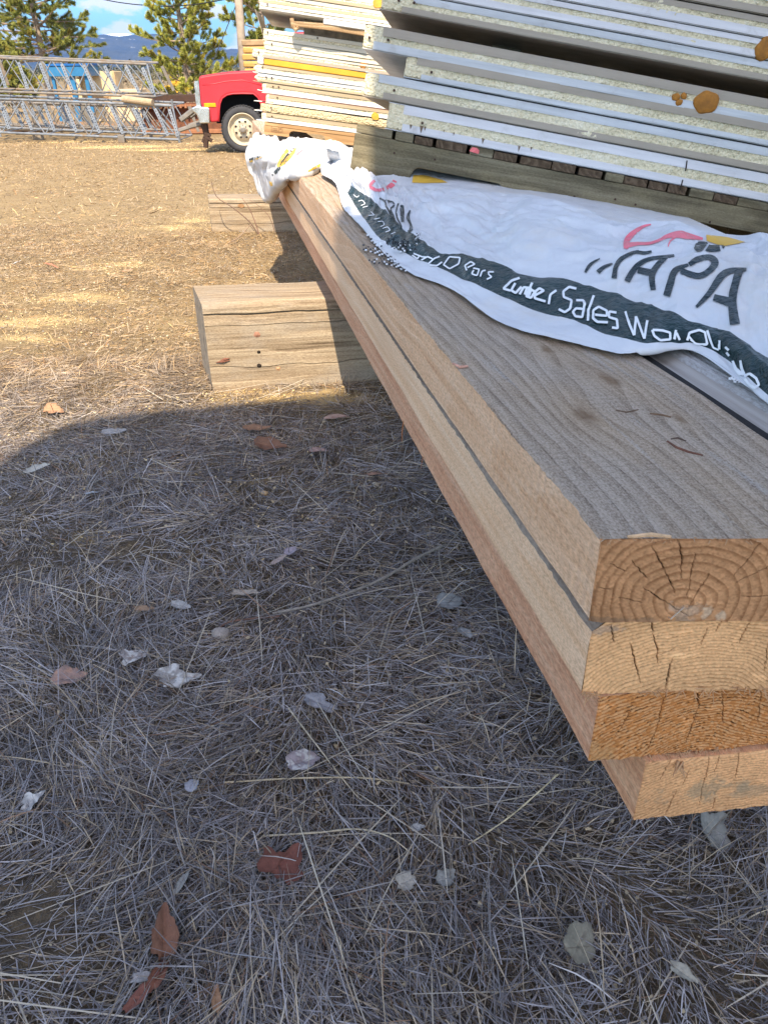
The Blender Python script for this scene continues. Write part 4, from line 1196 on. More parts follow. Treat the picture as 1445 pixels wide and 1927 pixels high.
# brown pallet under the far stack
pal2 = thing('brown_pallet', 'brown wooden pallet with notched stringer under the sunlit distant pile', 'pallet', mat=mat_at(FF_, 0, 0, 0))
brown_w = wood('brown_pallet_wood', [(0.25, (0.20, 0.105, 0.045)), (0.5, (0.36, 0.215, 0.10)), (0.8, (0.50, 0.33, 0.17))], 1.2, 50, .4, axis=0, rings=22, ring_amt=.4)
l0 = loc(FF_, *z3(178, 1230))[0]
n0 = loc(FF_, *z3(405, 1240))[0]; n1 = loc(FF_, *z3(730, 1280))[0]; nh2 = loc(FF_, *z3(420, 1185))[1]
b0_ = loc(FF_, *z3(405, 1243))[1]
ct = f1[2] - .001
for b in (0.0, .52, 1.05):
    mb = MB(); mb.prism([(x_ + l0, z_ + b0_) for x_, z_ in stringer_poly(1.9, ct - b0_ - .022, [(n0 - l0, n1 - l0), (n1 - l0 + .6, n1 - l0 + .85)], nh2 - b0_)], b, b + .04, 'xz')
    mb.build('stringer', brown_w, pal2)
for yb in (-.003, .16, .34, .52, .70, .90, 1.02):
    mb = MB(); mb.box((l0 + .002, yb, ct - .021), (l0 + 1.88, yb + .09, ct), .002); mb.build('deck_board', brown_w, pal2)
def stamp(lines, name):
    mb = MB()
    for (q0, q1) in lines:
        a, c = loc(FF_, *z3(*q0)); a2, c2_ = loc(FF_, *z3(*q1))
        dx_, dz_ = a2 - a, c2_ - c; l_ = math.hypot(dx_, dz_); w_x, w_z = -dz_ / l_ * .0016, dx_ / l_ * .0016
        mb.add([(a + w_x, -.0012, c + w_z), (a - w_x, -.0012, c - w_z), (a2 - w_x, -.0012, c2_ - w_z), (a2 + w_x, -.0012, c2_ + w_z)], [(0, 1, 2, 3)])
    mb.build(name, simple('stamp_ink', (.16, .085, .04), .9), pal2)
stamp([((246, 1140), (345, 1146)), ((246, 1140), (246, 1192)), ((246, 1192), (345, 1198)), ((345, 1146), (345, 1198)), ((310, 1144), (310, 1195)), ((258, 1166), (300, 1169)), ((320, 1160), (336, 1178)), ((336, 1160), (320, 1178)), ((258, 1180), (300, 1182)),
       ((625, 1160), (625, 1182)), ((625, 1160), (665, 1163)), ((640, 1162), (655, 1182)), ((665, 1163), (660, 1184))], 'stamp')

# ================================================================ the printed tarp
def crinkle(n, v):
    wv = n.vm('ADD', v, n.vm('SCALE', n.noisec(v, 9, 3), .06))
    a = n.vor(wv, 13.0, 'SMOOTH_F1'); b = n.vor(wv, 34.0)
    return n.m('ADD', n.m('MULTIPLY', a, 1.1), n.m('MULTIPLY', b, .12))
def tarp_white():
    m, n = new_mat('white_woven_tarp')
    v = n.obj()
    f = n.noise(v, 7, 5, 0.6); cr = n.noise(v, 26, 4, 0.6)
    c = n.mix(n.mr(f, .3, .7), (0.58, 0.58, 0.60), (0.69, 0.69, 0.69))
    st = n.noise(n.vm('MULTIPLY', v, (3.5, 3.5, 3.5)), 1.0, 6, 0.7)
    c = n.mix(n.m('MULTIPLY', n.mr(st, .52, .70), .45), c, (.56, .46, .36))
    w1 = node(n.t, 'ShaderNodeTexWave', {'Vector': v, 'Scale': 330.0}).outputs['Fac']
    h = crinkle(n, v)
    h = n.m('ADD', n.m('ADD', h, n.m('MULTIPLY', cr, .18)), n.m('MULTIPLY', w1, .012))
    return finish(m, n, c, .45, n.bump(h, .85, .010), 0, .4)
M['tarp'] = tarp_white()
def tarp_band(name, lo, hi):
    m, n = new_mat(name)
    v = n.obj()
    f = n.noise(v, 18, 5, 0.65); g = n.noise(v, 60, 3, .6)
    c = n.mix(n.mr(f, .35, .7), lo, hi)
    x = n.xyz(v)
    scr = n.mr(n.noise(n.vm('MULTIPLY', v, (40, 200, 40)), 1.0, 3), .68, .73)
    c = n.mix(n.m('MULTIPLY', scr, .12), c, (.30, .35, .35))
    return finish(m, n, c, .34, n.bump(n.m('ADD', n.m('ADD', f, g), crinkle(n, v)), .8, .010), 0, .38)
M['band'] = tarp_band('dark_green_print', (0.002, 0.015, 0.015), (0.005, 0.029, 0.029))
M['ink'] = tarp_band('dark_letter_print', (0.006, 0.014, 0.016), (0.012, 0.025, 0.028))
M['pink'] = simple('pink_print', (.80, .16, .20), .45, var=.12)
M['yellow'] = simple('yellow_print', (.70, .42, .06), .45, var=.12)
M['white_ink'] = simple('white_print', (.78, .78, .77), .42, var=.06)

def catmull(P, t):
    """P (k, ..., 3) sampled at t in 0..k-1"""
    k = len(P)
    i = np.clip(np.floor(t).astype(int), 0, k - 2); f = t - i
    g = lambda j: P[np.clip(j, 0, k - 1)]
    sh = (-1,) + (1,) * (P.ndim - 1)
    f = f.reshape(sh)
    p0, p1, p2, p3 = g(i - 1), g(i), g(i + 1), g(i + 2)
    return 0.5 * ((2 * p1) + (-p0 + p2) * f + (2 * p0 - 5 * p1 + 4 * p2 - p3) * f ** 2 + (-p0 + 3 * p1 - 3 * p2 + p3) * f ** 3)

R0 = [(606, 330), (630, 344), (638, 366), (647, 394), (682, 431), (726, 481), (775, 517), (846, 546), (927, 602), (1009, 634), (1103, 655), (1167, 671), (1220, 664), (1275, 658), (1318, 669), (1378, 712), (1445, 762), (1530, 840)]
R1 = [(604, 319), (628, 331), (653, 362), (672, 394), (706, 440), (745, 469), (800, 496), (845, 516), (915, 549), (1000, 583), (1085, 610), (1150, 637), (1212, 651), (1262, 648), (1310, 650), (1365, 676), (1430, 732), (1515, 805)]
R2 = [(606, 309), (632, 318), (661, 349), (692, 372), (730, 404), (768, 436), (810, 467), (855, 480), (925, 496), (985, 519), (1065, 531), (1135, 551), (1195, 572), (1248, 592), (1295, 610), (1352, 624), (1420, 664), (1505, 722)]
RT = [(636, 296), (652, 304), (664, 322), (692, 330), (735, 345), (775, 351), (830, 351), (880, 358), (945, 365), (1013, 371), (1085, 395), (1160, 422), (1215, 423), (1270, 424), (1318, 437), (1388, 447), (1450, 452), (1540, 468)]
NC = len(R0)
def ridge(px, py, b=-.045):
    d = ray(px, py); O, e1, e2, e3 = FN
    P0 = O + e2 * b
    return CAMP + d * (((P0 - CAMP) @ e2) / (d @ e2))
rows = []
rows.append([PZ(x, y, H1 + .0035 + (.012 if k < 2 else 0)) for k, (x, y) in enumerate(R0)])
rows.append([PZ(x, y, H1 + .012 + (.02 if k < 2 else 0)) for k, (x, y) in enumerate(R1)])
rows.append([PZ(x, y, H1 + .030 + (.02 if k < 2 else 0)) for k, (x, y) in enumerate(R2)])
top = []
for k, (x, y) in enumerate(RT):
    if k < 2: top.append(PZ(x, y, H1 + .05)); continue
    a = ridge(x, y); b = PZ(x, y, H1 + .030 + .004 * math.sin(k * 2.1))
    top.append(a if a[1] < b[1] else b)
mid1 = []; mid2 = []
for k in range(NC):
    a, b = rows[2][k], top[k]
    L = np.linalg.norm(b - a)
    s_ = 0 if k < 2 else 1
    dip = np.array([0, 0, -1.0]) * L * (.03 if 3 < k < 9 else -.012) * s_
    mid1.append(a + (b - a) * .33 + dip * .9 + np.array([0, 0, .006])); mid2.append(a + (b - a) * .70 + dip * .5)
rows += [mid1, mid2, top]
O_, e1_, e2_, e3_ = FN
under = [O_ + e1_ * ((p - O_) @ e1_) + e2_ * .045 - e3_ * .004 for p in top]
rows.append([p + (q - p) * .3 - np.array([0, 0, .012]) for p, q in zip(top, under)])
rows.append([q + e2_ * .16 + e3_ * .088 for q in under])
rows.append([q + e2_ * .47 + e3_ * .03 for q in under])
CP = np.array(rows)                       # (rows, cols, 3)
VV = np.concatenate([np.linspace(0, 1, 13)[:-1], np.linspace(1, 2, 27)[:-1], np.linspace(2, 3, 26)[:-1], np.linspace(3, 4, 34)[:-1], np.linspace(4, 5, 28)[:-1], np.linspace(5, 6, 8)[:-1], np.linspace(6, 7, 8)]) if False else \
     np.concatenate([np.linspace(0, 1, 13)[:-1], np.linspace(1, 2, 27)[:-1], np.linspace(2, 3, 30)[:-1], np.linspace(3, 4, 34)[:-1], np.linspace(4, 5, 26)[:-1], np.linspace(5, 6, 8)[:-1], np.linspace(6, len(rows) - 1, 6)])
UU = np.linspace(0, NC - 1, (NC - 1) * 36 + 1)
T1_ = catmull(CP, VV)                     # (v, cols, 3)
Sf = catmull(np.swapaxes(T1_, 0, 1), UU)  # (u, v, 3)
# arc length coordinates for the creases
du = np.concatenate([[0], np.cumsum(np.linalg.norm(np.diff(Sf[:, 40], axis=0), axis=1))])[:, None] + 0 * VV[None]
dv = np.concatenate([np.zeros((len(UU), 1)), np.cumsum(np.linalg.norm(np.diff(Sf, axis=1), axis=2), axis=1)], 1)
gu = np.gradient(Sf, axis=0); gv = np.gradient(Sf, axis=1)
Nn = np.cross(gu, gv); Nn /= np.linalg.norm(Nn, axis=2, keepdims=True) + 1e-9
if Nn[..., 2].mean() < 0: Nn = -Nn
ridge_n = 1 - np.abs(2 * fbm(du * 5.5, dv * 5.5, 0, 4, 3) - 1) * 2.2
ridge_n2 = 1 - np.abs(2 * fbm(du * 13, dv * 13, 3, 9, 3) - 1) * 2.2
ridge_n3 = 1 - np.abs(2 * fbm(du * 30, dv * 26, 7, 19, 2) - 1) * 2.2
soft = fbm(du * 3.0, dv * 3.0, 1, 14, 3) - .5
amp = np.interp(VV, [0, .5, 1, 1.5, 2, 2.4, 3, 4, 4.6, 5, 6, 8], [.003, .004, .005, .008, .008, .012, .018, .020, .014, .005, .003, .003])[None]
disp = amp * (soft * 2.0 + 3.4 * sstep(2.1, 3.0, VV)[None] * (fbm(du * 1.9 + 3, dv * 2.6, 5, 61, 2) - .5) + .95 * np.clip(ridge_n, -.5, 1) + .38 * np.clip(ridge_n2, -.6, 1) + .08 * np.clip(ridge_n3, -.6, 1))
# short cross pleats in the band
pl = np.sin(du * 70 + 6 * fbm(du * 4, dv * 6, 0, 31, 2)) * np.exp(-((VV[None] - 1.6) / .6) ** 2) * .0016
disp = disp + pl * (fbm(du * 3, 0, 0, 8, 2) > .45)
Sf2 = Sf + Nn * disp[..., None]
# keep the cloth off the timber below
def rise(corner, w0, w1, L, ztop):
    qx = (Sf2[..., 0] - corner[0]) * math.cos(RZ) + (Sf2[..., 1] - corner[1]) * math.sin(RZ)
    qy = -(Sf2[..., 0] - corner[0]) * math.sin(RZ) + (Sf2[..., 1] - corner[1]) * math.cos(RZ)
    wgt = sstep(w0 - .06, w0 + .0, qx) * sstep(w1 + .14, w1 + .01, qx) * sstep(L + .5, L + .02, qy)
    need = ztop + .003 + .0006 * VV[None] + np.clip(disp, 0, 1) * .8 * sstep(0.8, 2.0, VV)[None]
    need = need - (1 - wgt) * .25
    Sf2[..., 2] = np.maximum(Sf2[..., 2], need)
rise(np.array(c1), 0, .312, 99, H1 - G)
rise(corner, .0, .33, 1.0, gtop)
Sf2[:, :4, 2] += 0.004 * (fbm(du[:, :4] * 9, 0, 0, 12, 2))
nu, nv = len(UU), len(VV)
F = grid_faces(nu, nv)
iu, iv = np.meshgrid(np.arange(nu - 1), np.arange(nv - 1), indexing='ij')
um = (UU[iu] + UU[iu + 1]) / 2; vm_ = (VV[iv] + VV[iv + 1]) / 2
fm = np.where((vm_ > 1) & (vm_ < 2) & (um > 2.02), 1, 0).ravel()
tarp = thing('printed_tarp', 'crumpled white lumber tarp with dark green lettered border over the planks', 'tarp', tuple(Sf2[nu // 2, 20]))
TO = np.array(tarp.location)
raw_mesh('tarp_sheet', Sf2.reshape(-1, 3) - TO, F, [M['tarp'], M['band']], tarp, fm=fm, smooth=True)
P = Sf2.reshape(-1, 3)
bvh_main = BVHTree.FromPolygons([Vector(p) for p in P], [tuple(f) for f in F])

# the part of the tarp draped over the planks' far corner
B_t = [(482, 257, 5.55), (500, 262, 5.45), (530, 268, 5.3), (570, 270, 5.2), (610, 273, 5.0), (645, 277, 4.8), (672, 284, 4.5)]
B_r = [(470, 286, 5.1), (488, 290, 4.8), (520, 291, 4.3), (560, 293, 4.05), (600, 291, 4.0), (638, 285, 4.1), (670, 292, 3.9)]
B_m = [(473, 318, 5.05), (491, 322, 4.8), (520, 318, 4.2), (556, 309, 3.82), (600, 304, 3.84), (638, 297, 3.95), (668, 302, 3.7)]
B_b = [(490, 350, 4.95), (507, 371, 4.7), (523, 346, 4.2), (560, 328, 3.66), (602, 316, 3.78), (638, 306, 3.8), (668, 313, 3.55)]
B_u = [(496, 352, 5.0), (512, 364, 4.76), (528, 340, 4.26), (563, 326, 3.76), (604, 315, 3.88), (640, 306, 3.9), (668, 313, 3.65)]
CP2 = np.array([[PY(*p) for p in r] for r in (B_t, B_r, B_m, B_b, B_u)])
V2_ = np.linspace(0, 4, 90); U2_ = np.linspace(0, 6, 170)
Sb = catmull(np.swapaxes(catmull(CP2, V2_), 0, 1), U2_)
gu = np.gradient(Sb, axis=0); gv = np.gradient(Sb, axis=1)
Nb = np.cross(gu, gv); Nb /= np.linalg.norm(Nb, axis=2, keepdims=True) + 1e-9
if (Nb[60, 30] @ (CAMP - Sb[60, 30])) < 0: Nb = -Nb
ub = np.cumsum(np.linalg.norm(gu[:, 40], axis=1))[:, None] + 0 * V2_[None]; vb = np.cumsum(np.linalg.norm(gv, axis=2), axis=1)
fold = 1 - np.abs(2 * fbm(ub * 4 + vb * 3, vb * 2.0, 0, 44, 3) - 1) * 2
Sb = Sb + Nb * (.020 * (fbm(ub * 2.5, vb * 2.5, 2, 41, 2) - .5) + .026 * np.clip(fold, -.4, 1) + .010 * np.clip(1 - np.abs(2 * fbm(ub * 9 + vb * 5, vb * 5, 0, 49, 2) - 1) * 2.5, -.3, 1))[..., None]
Fb = grid_faces(170, 90)
raw_mesh('tarp_overhang', Sb.reshape(-1, 3) - TO, Fb, M['tarp'], tarp, smooth=True)
bvh_b = BVHTree.FromPolygons([Vector(p) for p in Sb.reshape(-1, 3)], [tuple(f) for f in Fb])

def decal(name, strokes, m, bvh, step=2.0, lift=.0016, polys=(), square=False):
    """print marks laid on the cloth: strokes are lists of (x, y, width) in photograph pixels"""
    V = []; F = []; miss = [0]
    def put(px, py, ln=lift):
        d = Vector(ray(px, py))
        h, nrm, idx, dist = bvh.ray_cast(Vector(CAMP), d)
        if h is None:
            miss[0] += 1; return None
        if nrm.dot(d) > 0: nrm = -nrm
        return np.array(h + nrm * .0011 - d * ln)
    for st in strokes:
        p = np.array(st, float)
        seg = np.hypot(*np.diff(p[:, :2], axis=0).T); s_ = np.concatenate([[0], np.cumsum(seg)])
        k = max(2, int(s_[-1] / step) + 1)
        # smooth path through the points
        t = np.linspace(0, len(p) - 1, max(k, 2 * len(p)))
        q = catmull(p, t) if len(p) > 2 else p[0] + (p[1] - p[0]) * t[:, None]
        if square and len(p) > 2:
            tt_ = np.linspace(0, s_[-1], max(10, int(s_[-1] / 1.2)))
            q = np.stack([np.interp(tt_, s_, p[:, c]) for c in range(3)], 1)
            for _ in range(2):
                q[1:-1] = .25 * q[:-2] + .5 * q[1:-1] + .25 * q[2:]
        tan = np.gradient(q[:, :2], axis=0); tan /= np.linalg.norm(tan, axis=1, keepdims=True) + 1e-9
        nr = np.stack([-tan[:, 1], tan[:, 0]], 1)
        prev = None
        for i in range(len(q)):
            w = max(.8, q[i, 2])
            mcol = max(3, int(max(q[:, 2]) / 2.2) + 2)
            row = [put(*(q[i, :2] + nr[i] * w * (j / (mcol - 1) - .5))) for j in range(mcol)]
            if all(r is not None for r in row) and (prev is None or np.linalg.norm(row[1] - prev[1][1]) < .12):
                i0 = len(V); V.extend(row)
                if prev is not None:
                    for j in range(mcol - 1): F.append((prev[0] + j, prev[0] + j + 1, i0 + j + 1, i0 + j))
                prev = (i0, row)
            else: prev = None
    for (A, B) in polys:      # two edges with equally many points
        A = np.array(A, float); B = np.array(B, float)
        t = np.linspace(0, len(A) - 1, 16)
        a = np.stack([np.interp(t, range(len(A)), A[:, c]) for c in (0, 1)], 1); b = np.stack([np.interp(t, range(len(B)), B[:, c]) for c in (0, 1)], 1)
        prev = None
        for i in range(16):
            row = [put(*(a[i] + (b[i] - a[i]) * j / 7)) for j in range(8)]
            if all(r is not None for r in row):
                i0 = len(V); V.extend(row)
                if prev is not None:
                    for j in range(7): F.append((prev + j, prev + j + 1, i0 + j + 1, i0 + j))
                prev = i0
            else: prev = None
    print('decal', name, len(V), len(F), 'missed', miss[0])
    if not F: return None
    o = raw_mesh(name, np.array(V) - TO, F, m, tarp, smooth=True)
    return o
def zt(pts, s=2.6514, ox=900, oy=400, w=None):
    return [(ox + x[0] / s, oy + x[1] / s, (x[2] if len(x) > 2 else w) / s) for x in pts]
big = [[(532, 300, 12), (550, 270, 16), (575, 248, 12), (605, 232, 6)], [(595, 300, 24), (625, 274, 18), (668, 256, 8)],
       [(676, 330, 26), (685, 275, 22), (710, 235, 22), (760, 206, 18), (800, 196, 14)], [(785, 197, 16), (830, 203, 16), (862, 196, 12)],
       [(740, 345, 30), (765, 300, 30), (800, 260, 26), (860, 232, 20), (975, 216, 12)], [(935, 222, 22), (892, 265, 28), (865, 315, 30), (871, 388, 26)], [(795, 288, 32), (860, 302, 34)],
       [(938, 418, 36), (955, 360, 36), (980, 292, 30), (1045, 262, 14)], [(1050, 262, 22), (1090, 236, 28), (1150, 225, 28), (1178, 252, 38), (1150, 292, 30), (1095, 318, 30), (1008, 292, 28)],
       [(1085, 474, 14), (1150, 405, 28), (1210, 320, 36), (1260, 292, 28), (1335, 285, 16)], [(1302, 288, 40), (1285, 340, 38), (1265, 440, 42), (1278, 560, 48)], [(1172, 425, 32), (1262, 452, 48)],
       [(1078, 168, 24), (1095, 172, 50), (1125, 166, 40), (1150, 180, 34), (1200, 178, 32), (1225, 168, 12)]]
decal('large_lettering', [zt(s_) for s_ in big], M['ink'], bvh_main)
decal('orange_emblem', [], M['yellow'], bvh_main, polys=[([(778, 330), (800, 330), (832, 339)], [(775, 344), (800, 345), (842, 344)])])
pk = [[(735, 182, 22), (740, 140, 30), (770, 105, 26), (820, 72, 14), (860, 60, 6)], [(728, 168, 28), (790, 157, 18), (850, 155, 14), (900, 140, 14), (940, 120, 20), (1000, 110, 36), (1040, 118, 32), (1118, 133, 12)], [(985, 122, 9), (955, 145, 8), (944, 172, 4)]]
far_pk = [[(705, 340, 5), (697, 350, 6), (708, 358, 6), (722, 356, 6), (738, 348, 9), (743, 340, 8)]]
decal('pink_emblem', [zt(s_) for s_ in pk] + far_pk, M['pink'], bvh_main)
decal('yellow_emblem', [], M['yellow'], bvh_main, polys=[([(1135 / 2.6514 + 900, 400 + 112 / 2.6514), (900 + 1240 / 2.6514, 400 + 124 / 2.6514), (900 + 1330 / 2.6514, 400 + 149 / 2.6514)], [(1137 / 2.6514 + 900, 400 + 142 / 2.6514), (900 + 1180 / 2.6514, 400 + 158 / 2.6514), (900 + 1230 / 2.6514, 400 + 168 / 2.6514)])])
small = [[(205, 328), (165, 342), (124, 382), (160, 392)], [(184, 354), (163, 390), (185, 404), (215, 372)], [(205, 410), (226, 374), (243, 376), (230, 412)], [(243, 376), (264, 382), (250, 422)], [(268, 352), (238, 420), (262, 428), (282, 396), (258, 386)],
         [(285, 414), (326, 392), (304, 380), (284, 396), (280, 430), (334, 446)], [(350, 460), (358, 412), (388, 390)],
         [(487, 382), (452, 373), (422, 396), (424, 424), (464, 440), (456, 482), (430, 500), (400, 484)], [(486, 440), (522, 440), (530, 456), (518, 524), (482, 520), (470, 498), (486, 480), (524, 484)], [(575, 415), (547, 490), (546, 542)],
         [(580, 512), (640, 518), (640, 492), (598, 472), (572, 490), (570, 530), (592, 548), (645, 550)], [(687, 502), (652, 496), (650, 524), (690, 536), (694, 580), (666, 576)],
         [(732, 495), (752, 560), (775, 615)], [(775, 615), (785, 520)], [(785, 520), (826, 632)], [(826, 632), (842, 540)], [(868, 588), (915, 590), (955, 602), (955, 635), (905, 640), (876, 618), (866, 588)],
         [(975, 635), (984, 588)], [(986, 602), (1002, 638)], [(1040, 640), (1052, 602), (1100, 588), (1130, 600), (1140, 660), (1082, 656), (1050, 622)], [(1140, 590), (1172, 678), (1200, 686)], [(1202, 684), (1202, 640)], [(1232, 672), (1250, 688)], [(1238, 698), (1252, 716)],
         [(1270, 740), (1284, 784), (1322, 812)], [(1308, 738), (1314, 788), (1336, 822)]]
sm = [zt(s_, w=12.0) for s_ in small]
z4s = [[(478, 298), (502, 287), (488, 279), (470, 291), (476, 307)], [(496, 300), (516, 303), (509, 324), (492, 318), (498, 306)], [(519, 327), (525, 309), (536, 307)], [(562, 312), (544, 312), (547, 322), (556, 328), (540, 336)],
       [(402, 287), (420, 263), (455, 266), (450, 286), (420, 302), (400, 288)], [(352, 286), (372, 268), (388, 262)], [(356, 290), (380, 292), (396, 280)], [(305, 252), (330, 262), (346, 264)], [(300, 258), (318, 270), (322, 262)], [(330, 274), (350, 262), (366, 270)],
       [(112, 62), (122, 72), (130, 66)], [(128, 84), (140, 80), (150, 92), (136, 98)], [(142, 104), (158, 100)], [(190, 150), (205, 148), (212, 160), (198, 166)], [(205, 172), (222, 166), (230, 178), (214, 184)], [(160, 130), (180, 128)], [(178, 142), (196, 138)], [(232, 190), (246, 184)], [(168, 118), (176, 126)]]
sm += [zt(s_, 1.71, 600, 330, 5.0 if i < 10 else 2.4) for i, s_ in enumerate(z4s)]
sm.append([(1100 + a / 4.1884, 560 + b / 4.1884, 4.6) for a, b in ((1268, 612), (1302, 602), (1350, 640), (1374, 690), (1340, 716), (1300, 692), (1262, 640))])
sm.append([(1100 + a / 4.1884, 560 + b / 4.1884, 4.0) for a, b in ((1165, 500), (1185, 570), (1220, 610), (1245, 600))])
sm.append([(1100 + a / 4.1884, 560 + b / 4.1884, 4.0) for a, b in ((1232, 500), (1240, 560), (1262, 600))])
for nm_, part_ in (('product_word', sm[:7]), ('sales_word', sm[7:12]), ('range_word', sm[12:len(small)]), ('years_word', sm[len(small):len(small) + 4]), ('worn_lettering', sm[len(small) + 4:])):
    decal(nm_, part_, M['white_ink'], bvh_main, square=True)
oz = lambda pts, w: [(600 + a / 4.8167, 300 + b / 4.8167, w) for a, b in pts]
dist = [oz(p, w) for p, w in (([(550, 352), (600, 385), (612, 430), (650, 500), (655, 540)], 3.2), ([(600, 372), (668, 390), (680, 420), (650, 450), (668, 500), (690, 560), (720, 590)], 3.0), ([(720, 400), (700, 470), (712, 540), (740, 590), (748, 620)], 2.6), ([(738, 430), (760, 430), (762, 520), (760, 570)], 4.4), ([(740, 440), (745, 520), (755, 570)], 2.4),
                              ([(828, 462), (800, 530), (830, 600), (822, 650)], 2.8), ([(825, 470), (818, 540), (845, 620), (832, 654), (806, 648)], 2.4))]
decal('distant_lettering', dist, M['ink'], bvh_main)
oz2 = lambda pts: [(440 + a / 4.0139, 230 + b / 4.0139, w / 4.0139) for a, b, w in pts]
decal('yellow_stripes', [oz2([(470, 196, 8), (440, 240, 26), (380, 305, 24), (330, 335, 18)]), oz2([(415, 200, 26), (370, 262, 24), (335, 325, 14)]), oz2([(255, 470, 44), (290, 462, 34)]), oz2([(120, 300, 12), (150, 285, 16), (215, 262, 10)]), oz2([(770, 262, 20), (800, 244, 40), (850, 250, 30)]), oz2([(560, 370, 10), (630, 335, 18), (680, 310, 22)])], M['yellow'], bvh_b)
decal('dark_stripes', [oz2([(452, 196, 14), (415, 245, 22), (385, 290, 26), (350, 325, 10)]), oz2([(350, 340, 20), (315, 380, 24), (290, 400, 8)]), oz2([(120, 285, 20), (150, 272, 18), (205, 258, 8)])], M['ink'], bvh_b)
decal('pink_stroke', [oz2([(530, 202, 4), (495, 230, 7), (468, 258, 5)])], M['pink'], bvh_b)

# torn, frayed weave where the tarp is ripped: tapes woven black and white, loose ends
M['black_tape'] = simple('black_tape', (.012, .012, .014), .5)
def frays():
    r_ = random.Random(5)
    mb = MB()
    def check(px, py, s_, z, mi):
        w = s_ * r_.uniform(.7, 1.15); h = s_ * r_.uniform(.5, .9); a = r_.gauss(0, .35)
        V = [PZ(px + dx * math.cos(a) - dy * math.sin(a), py + dx * math.sin(a) + dy * math.cos(a), H1 + z + r_.uniform(0, .003)) for dx, dy in ((-w / 2, -h / 2), (w / 2, -h / 2), (w / 2, h / 2), (-w / 2, h / 2))]
        V += [v + (0, 0, .0008) for v in V]
        mb.add(V, [(3, 2, 1, 0), (4, 5, 6, 7), (0, 1, 5, 4), (1, 2, 6, 5), (2, 3, 7, 6), (3, 0, 4, 7)], mi)
    def tail(pts, n_, rows_, z, jit=.3, s_=3.7):
        P = np.array(pts, float); d = np.concatenate([[0], np.cumsum(np.hypot(*np.diff(P, axis=0).T))])
        for j in range(rows_):
            for i in range(n_):
                t = d[-1] * (i + .5) / n_
                x = np.interp(t, d, P[:, 0]); y = np.interp(t, d, P[:, 1]) + (j - (rows_ - 1) / 2) * 3.7
                if r_.random() < .55 * (1 - i / n_) ** 1.5: continue
                check(x + r_.gauss(0, jit), y + r_.gauss(0, jit), s_, z, (i + j) % 2)
    tail([(682, 465), (705, 472), (728, 482), (748, 496)], 16, 3, .004)
    tail([(693, 494), (715, 491), (740, 496), (765, 507)], 16, 3, .004)
    tail([(690, 440), (700, 452), (712, 464)], 10, 2, .004)
    tail([(712, 466), (722, 456), (735, 450)], 8, 3, .012)
    tail([(735, 466), (755, 470), (772, 468)], 9, 2, .02, 1.8)
    for i in range(16): check(1372 + i * 2.2 + r_.gauss(0, 1), 712 + i * .5 + r_.gauss(0, 2), 4.5, .004, 1)
    # bunched black loops at the tear
    for i in range(130):
        t = r_.random(); x = 730 + 52 * t + r_.gauss(0, 3); y = 452 + 9 * t + r_.gauss(0, 4.5)
        p = PZ(x, y, H1 + r_.uniform(.012, .034)); d = np.array([r_.gauss(0, 1), r_.gauss(0, 1), r_.uniform(-.3, .8)]); d /= np.linalg.norm(d)
        sd = np.cross(d, (0, 0, 1.0)); sd /= np.linalg.norm(sd) + 1e-9; sd *= .0015; L = r_.uniform(.005, .012)
        q = p + d * L; e = q + (d * .4 + np.array([0, 0, -.8])) * L * .7
        mb.add([p - sd, p + sd, q + sd, q - sd, e + sd, e - sd], [(0, 1, 2, 3), (3, 2, 4, 5)], 0 if r_.random() < .82 else 1)
    for i in range(22):
        x = 785 + r_.gauss(0, 5); y = 449 + r_.gauss(0, 4); p = PZ(x, y, H1 + .035); d = np.array([r_.gauss(.5, .6), r_.gauss(0, .5), r_.uniform(0, .8)]); d /= np.linalg.norm(d)
        sd = np.cross(d, (0, 0, 1.0)); sd /= np.linalg.norm(sd) + 1e-9; sd *= .0012
        mb.add([p - sd, p + sd, p + d * .008 + sd, p + d * .008 - sd], [(0, 1, 2, 3)], 0 if r_.random() < .75 else 1)
    o = mb.build('frayed_tape', [M['black_tape'], M['white_ink']], tarp, off=TO, fix=False); o['kind'] = 'stuff'
frays()
# ================================================================ added canopy, unseen: its roof outline is shaped to throw the foreground shade
CZ = 5.0
def to_canopy(p):
    p = np.array(p, float); t = (p[2] - CZ) / LDIR[2]
    q = p - LDIR * t
    return (float(q[0]), float(q[1]))
edge = [PG(*q) for q in ((-420, 1240), (-260, 1075), (-120, 960), (0, 880), (60, 843), (100, 823), (135, 809), (190, 799), (300, 785), (500, 766), (650, 752))]
prof = [to_canopy(p) for p in edge]
xr = to_canopy(PZ(690, 424, H1))[0]
yl = prof[-1][1]
prof += [(xr - .11, yl + .02), (xr - .09, yl + .30), (xr - .05, yl + .30), (xr - .04, yl + .12), (xr, yl + .10), (xr + .015, 2.25 - (CZ - 3.05) / 1.19), (2.3, 2.1 - (CZ - 3.05) / 1.19), (2.3, -4.1), (prof[0][0] - .1, -4.1)]
cano = thing('added_shade_canopy', 'added unseen plank canopy on four posts, casting the near shade', 'canopy', (0, -1.0, 0))
plk = wood('shade_canopy_planks', grey_w, 1.2, 40, .4, axis=1, rings=14)
mb = MB(); mb.prism(prof, CZ, CZ + .06, 'xy'); mb.build('shade_roof', plk, cano, off=(0, -1.0, 0))
for (x, y) in ((-1.0, -2.2), (-1.2, -3.95), (2.2, .3), (2.2, -3.95)):
    mb = MB(); mb.box((x - .06, y - .06, -.05), (x + .06, y + .06, CZ - .002), .006); mb.build('post', plk, cano, off=(0, -1.0, 0))

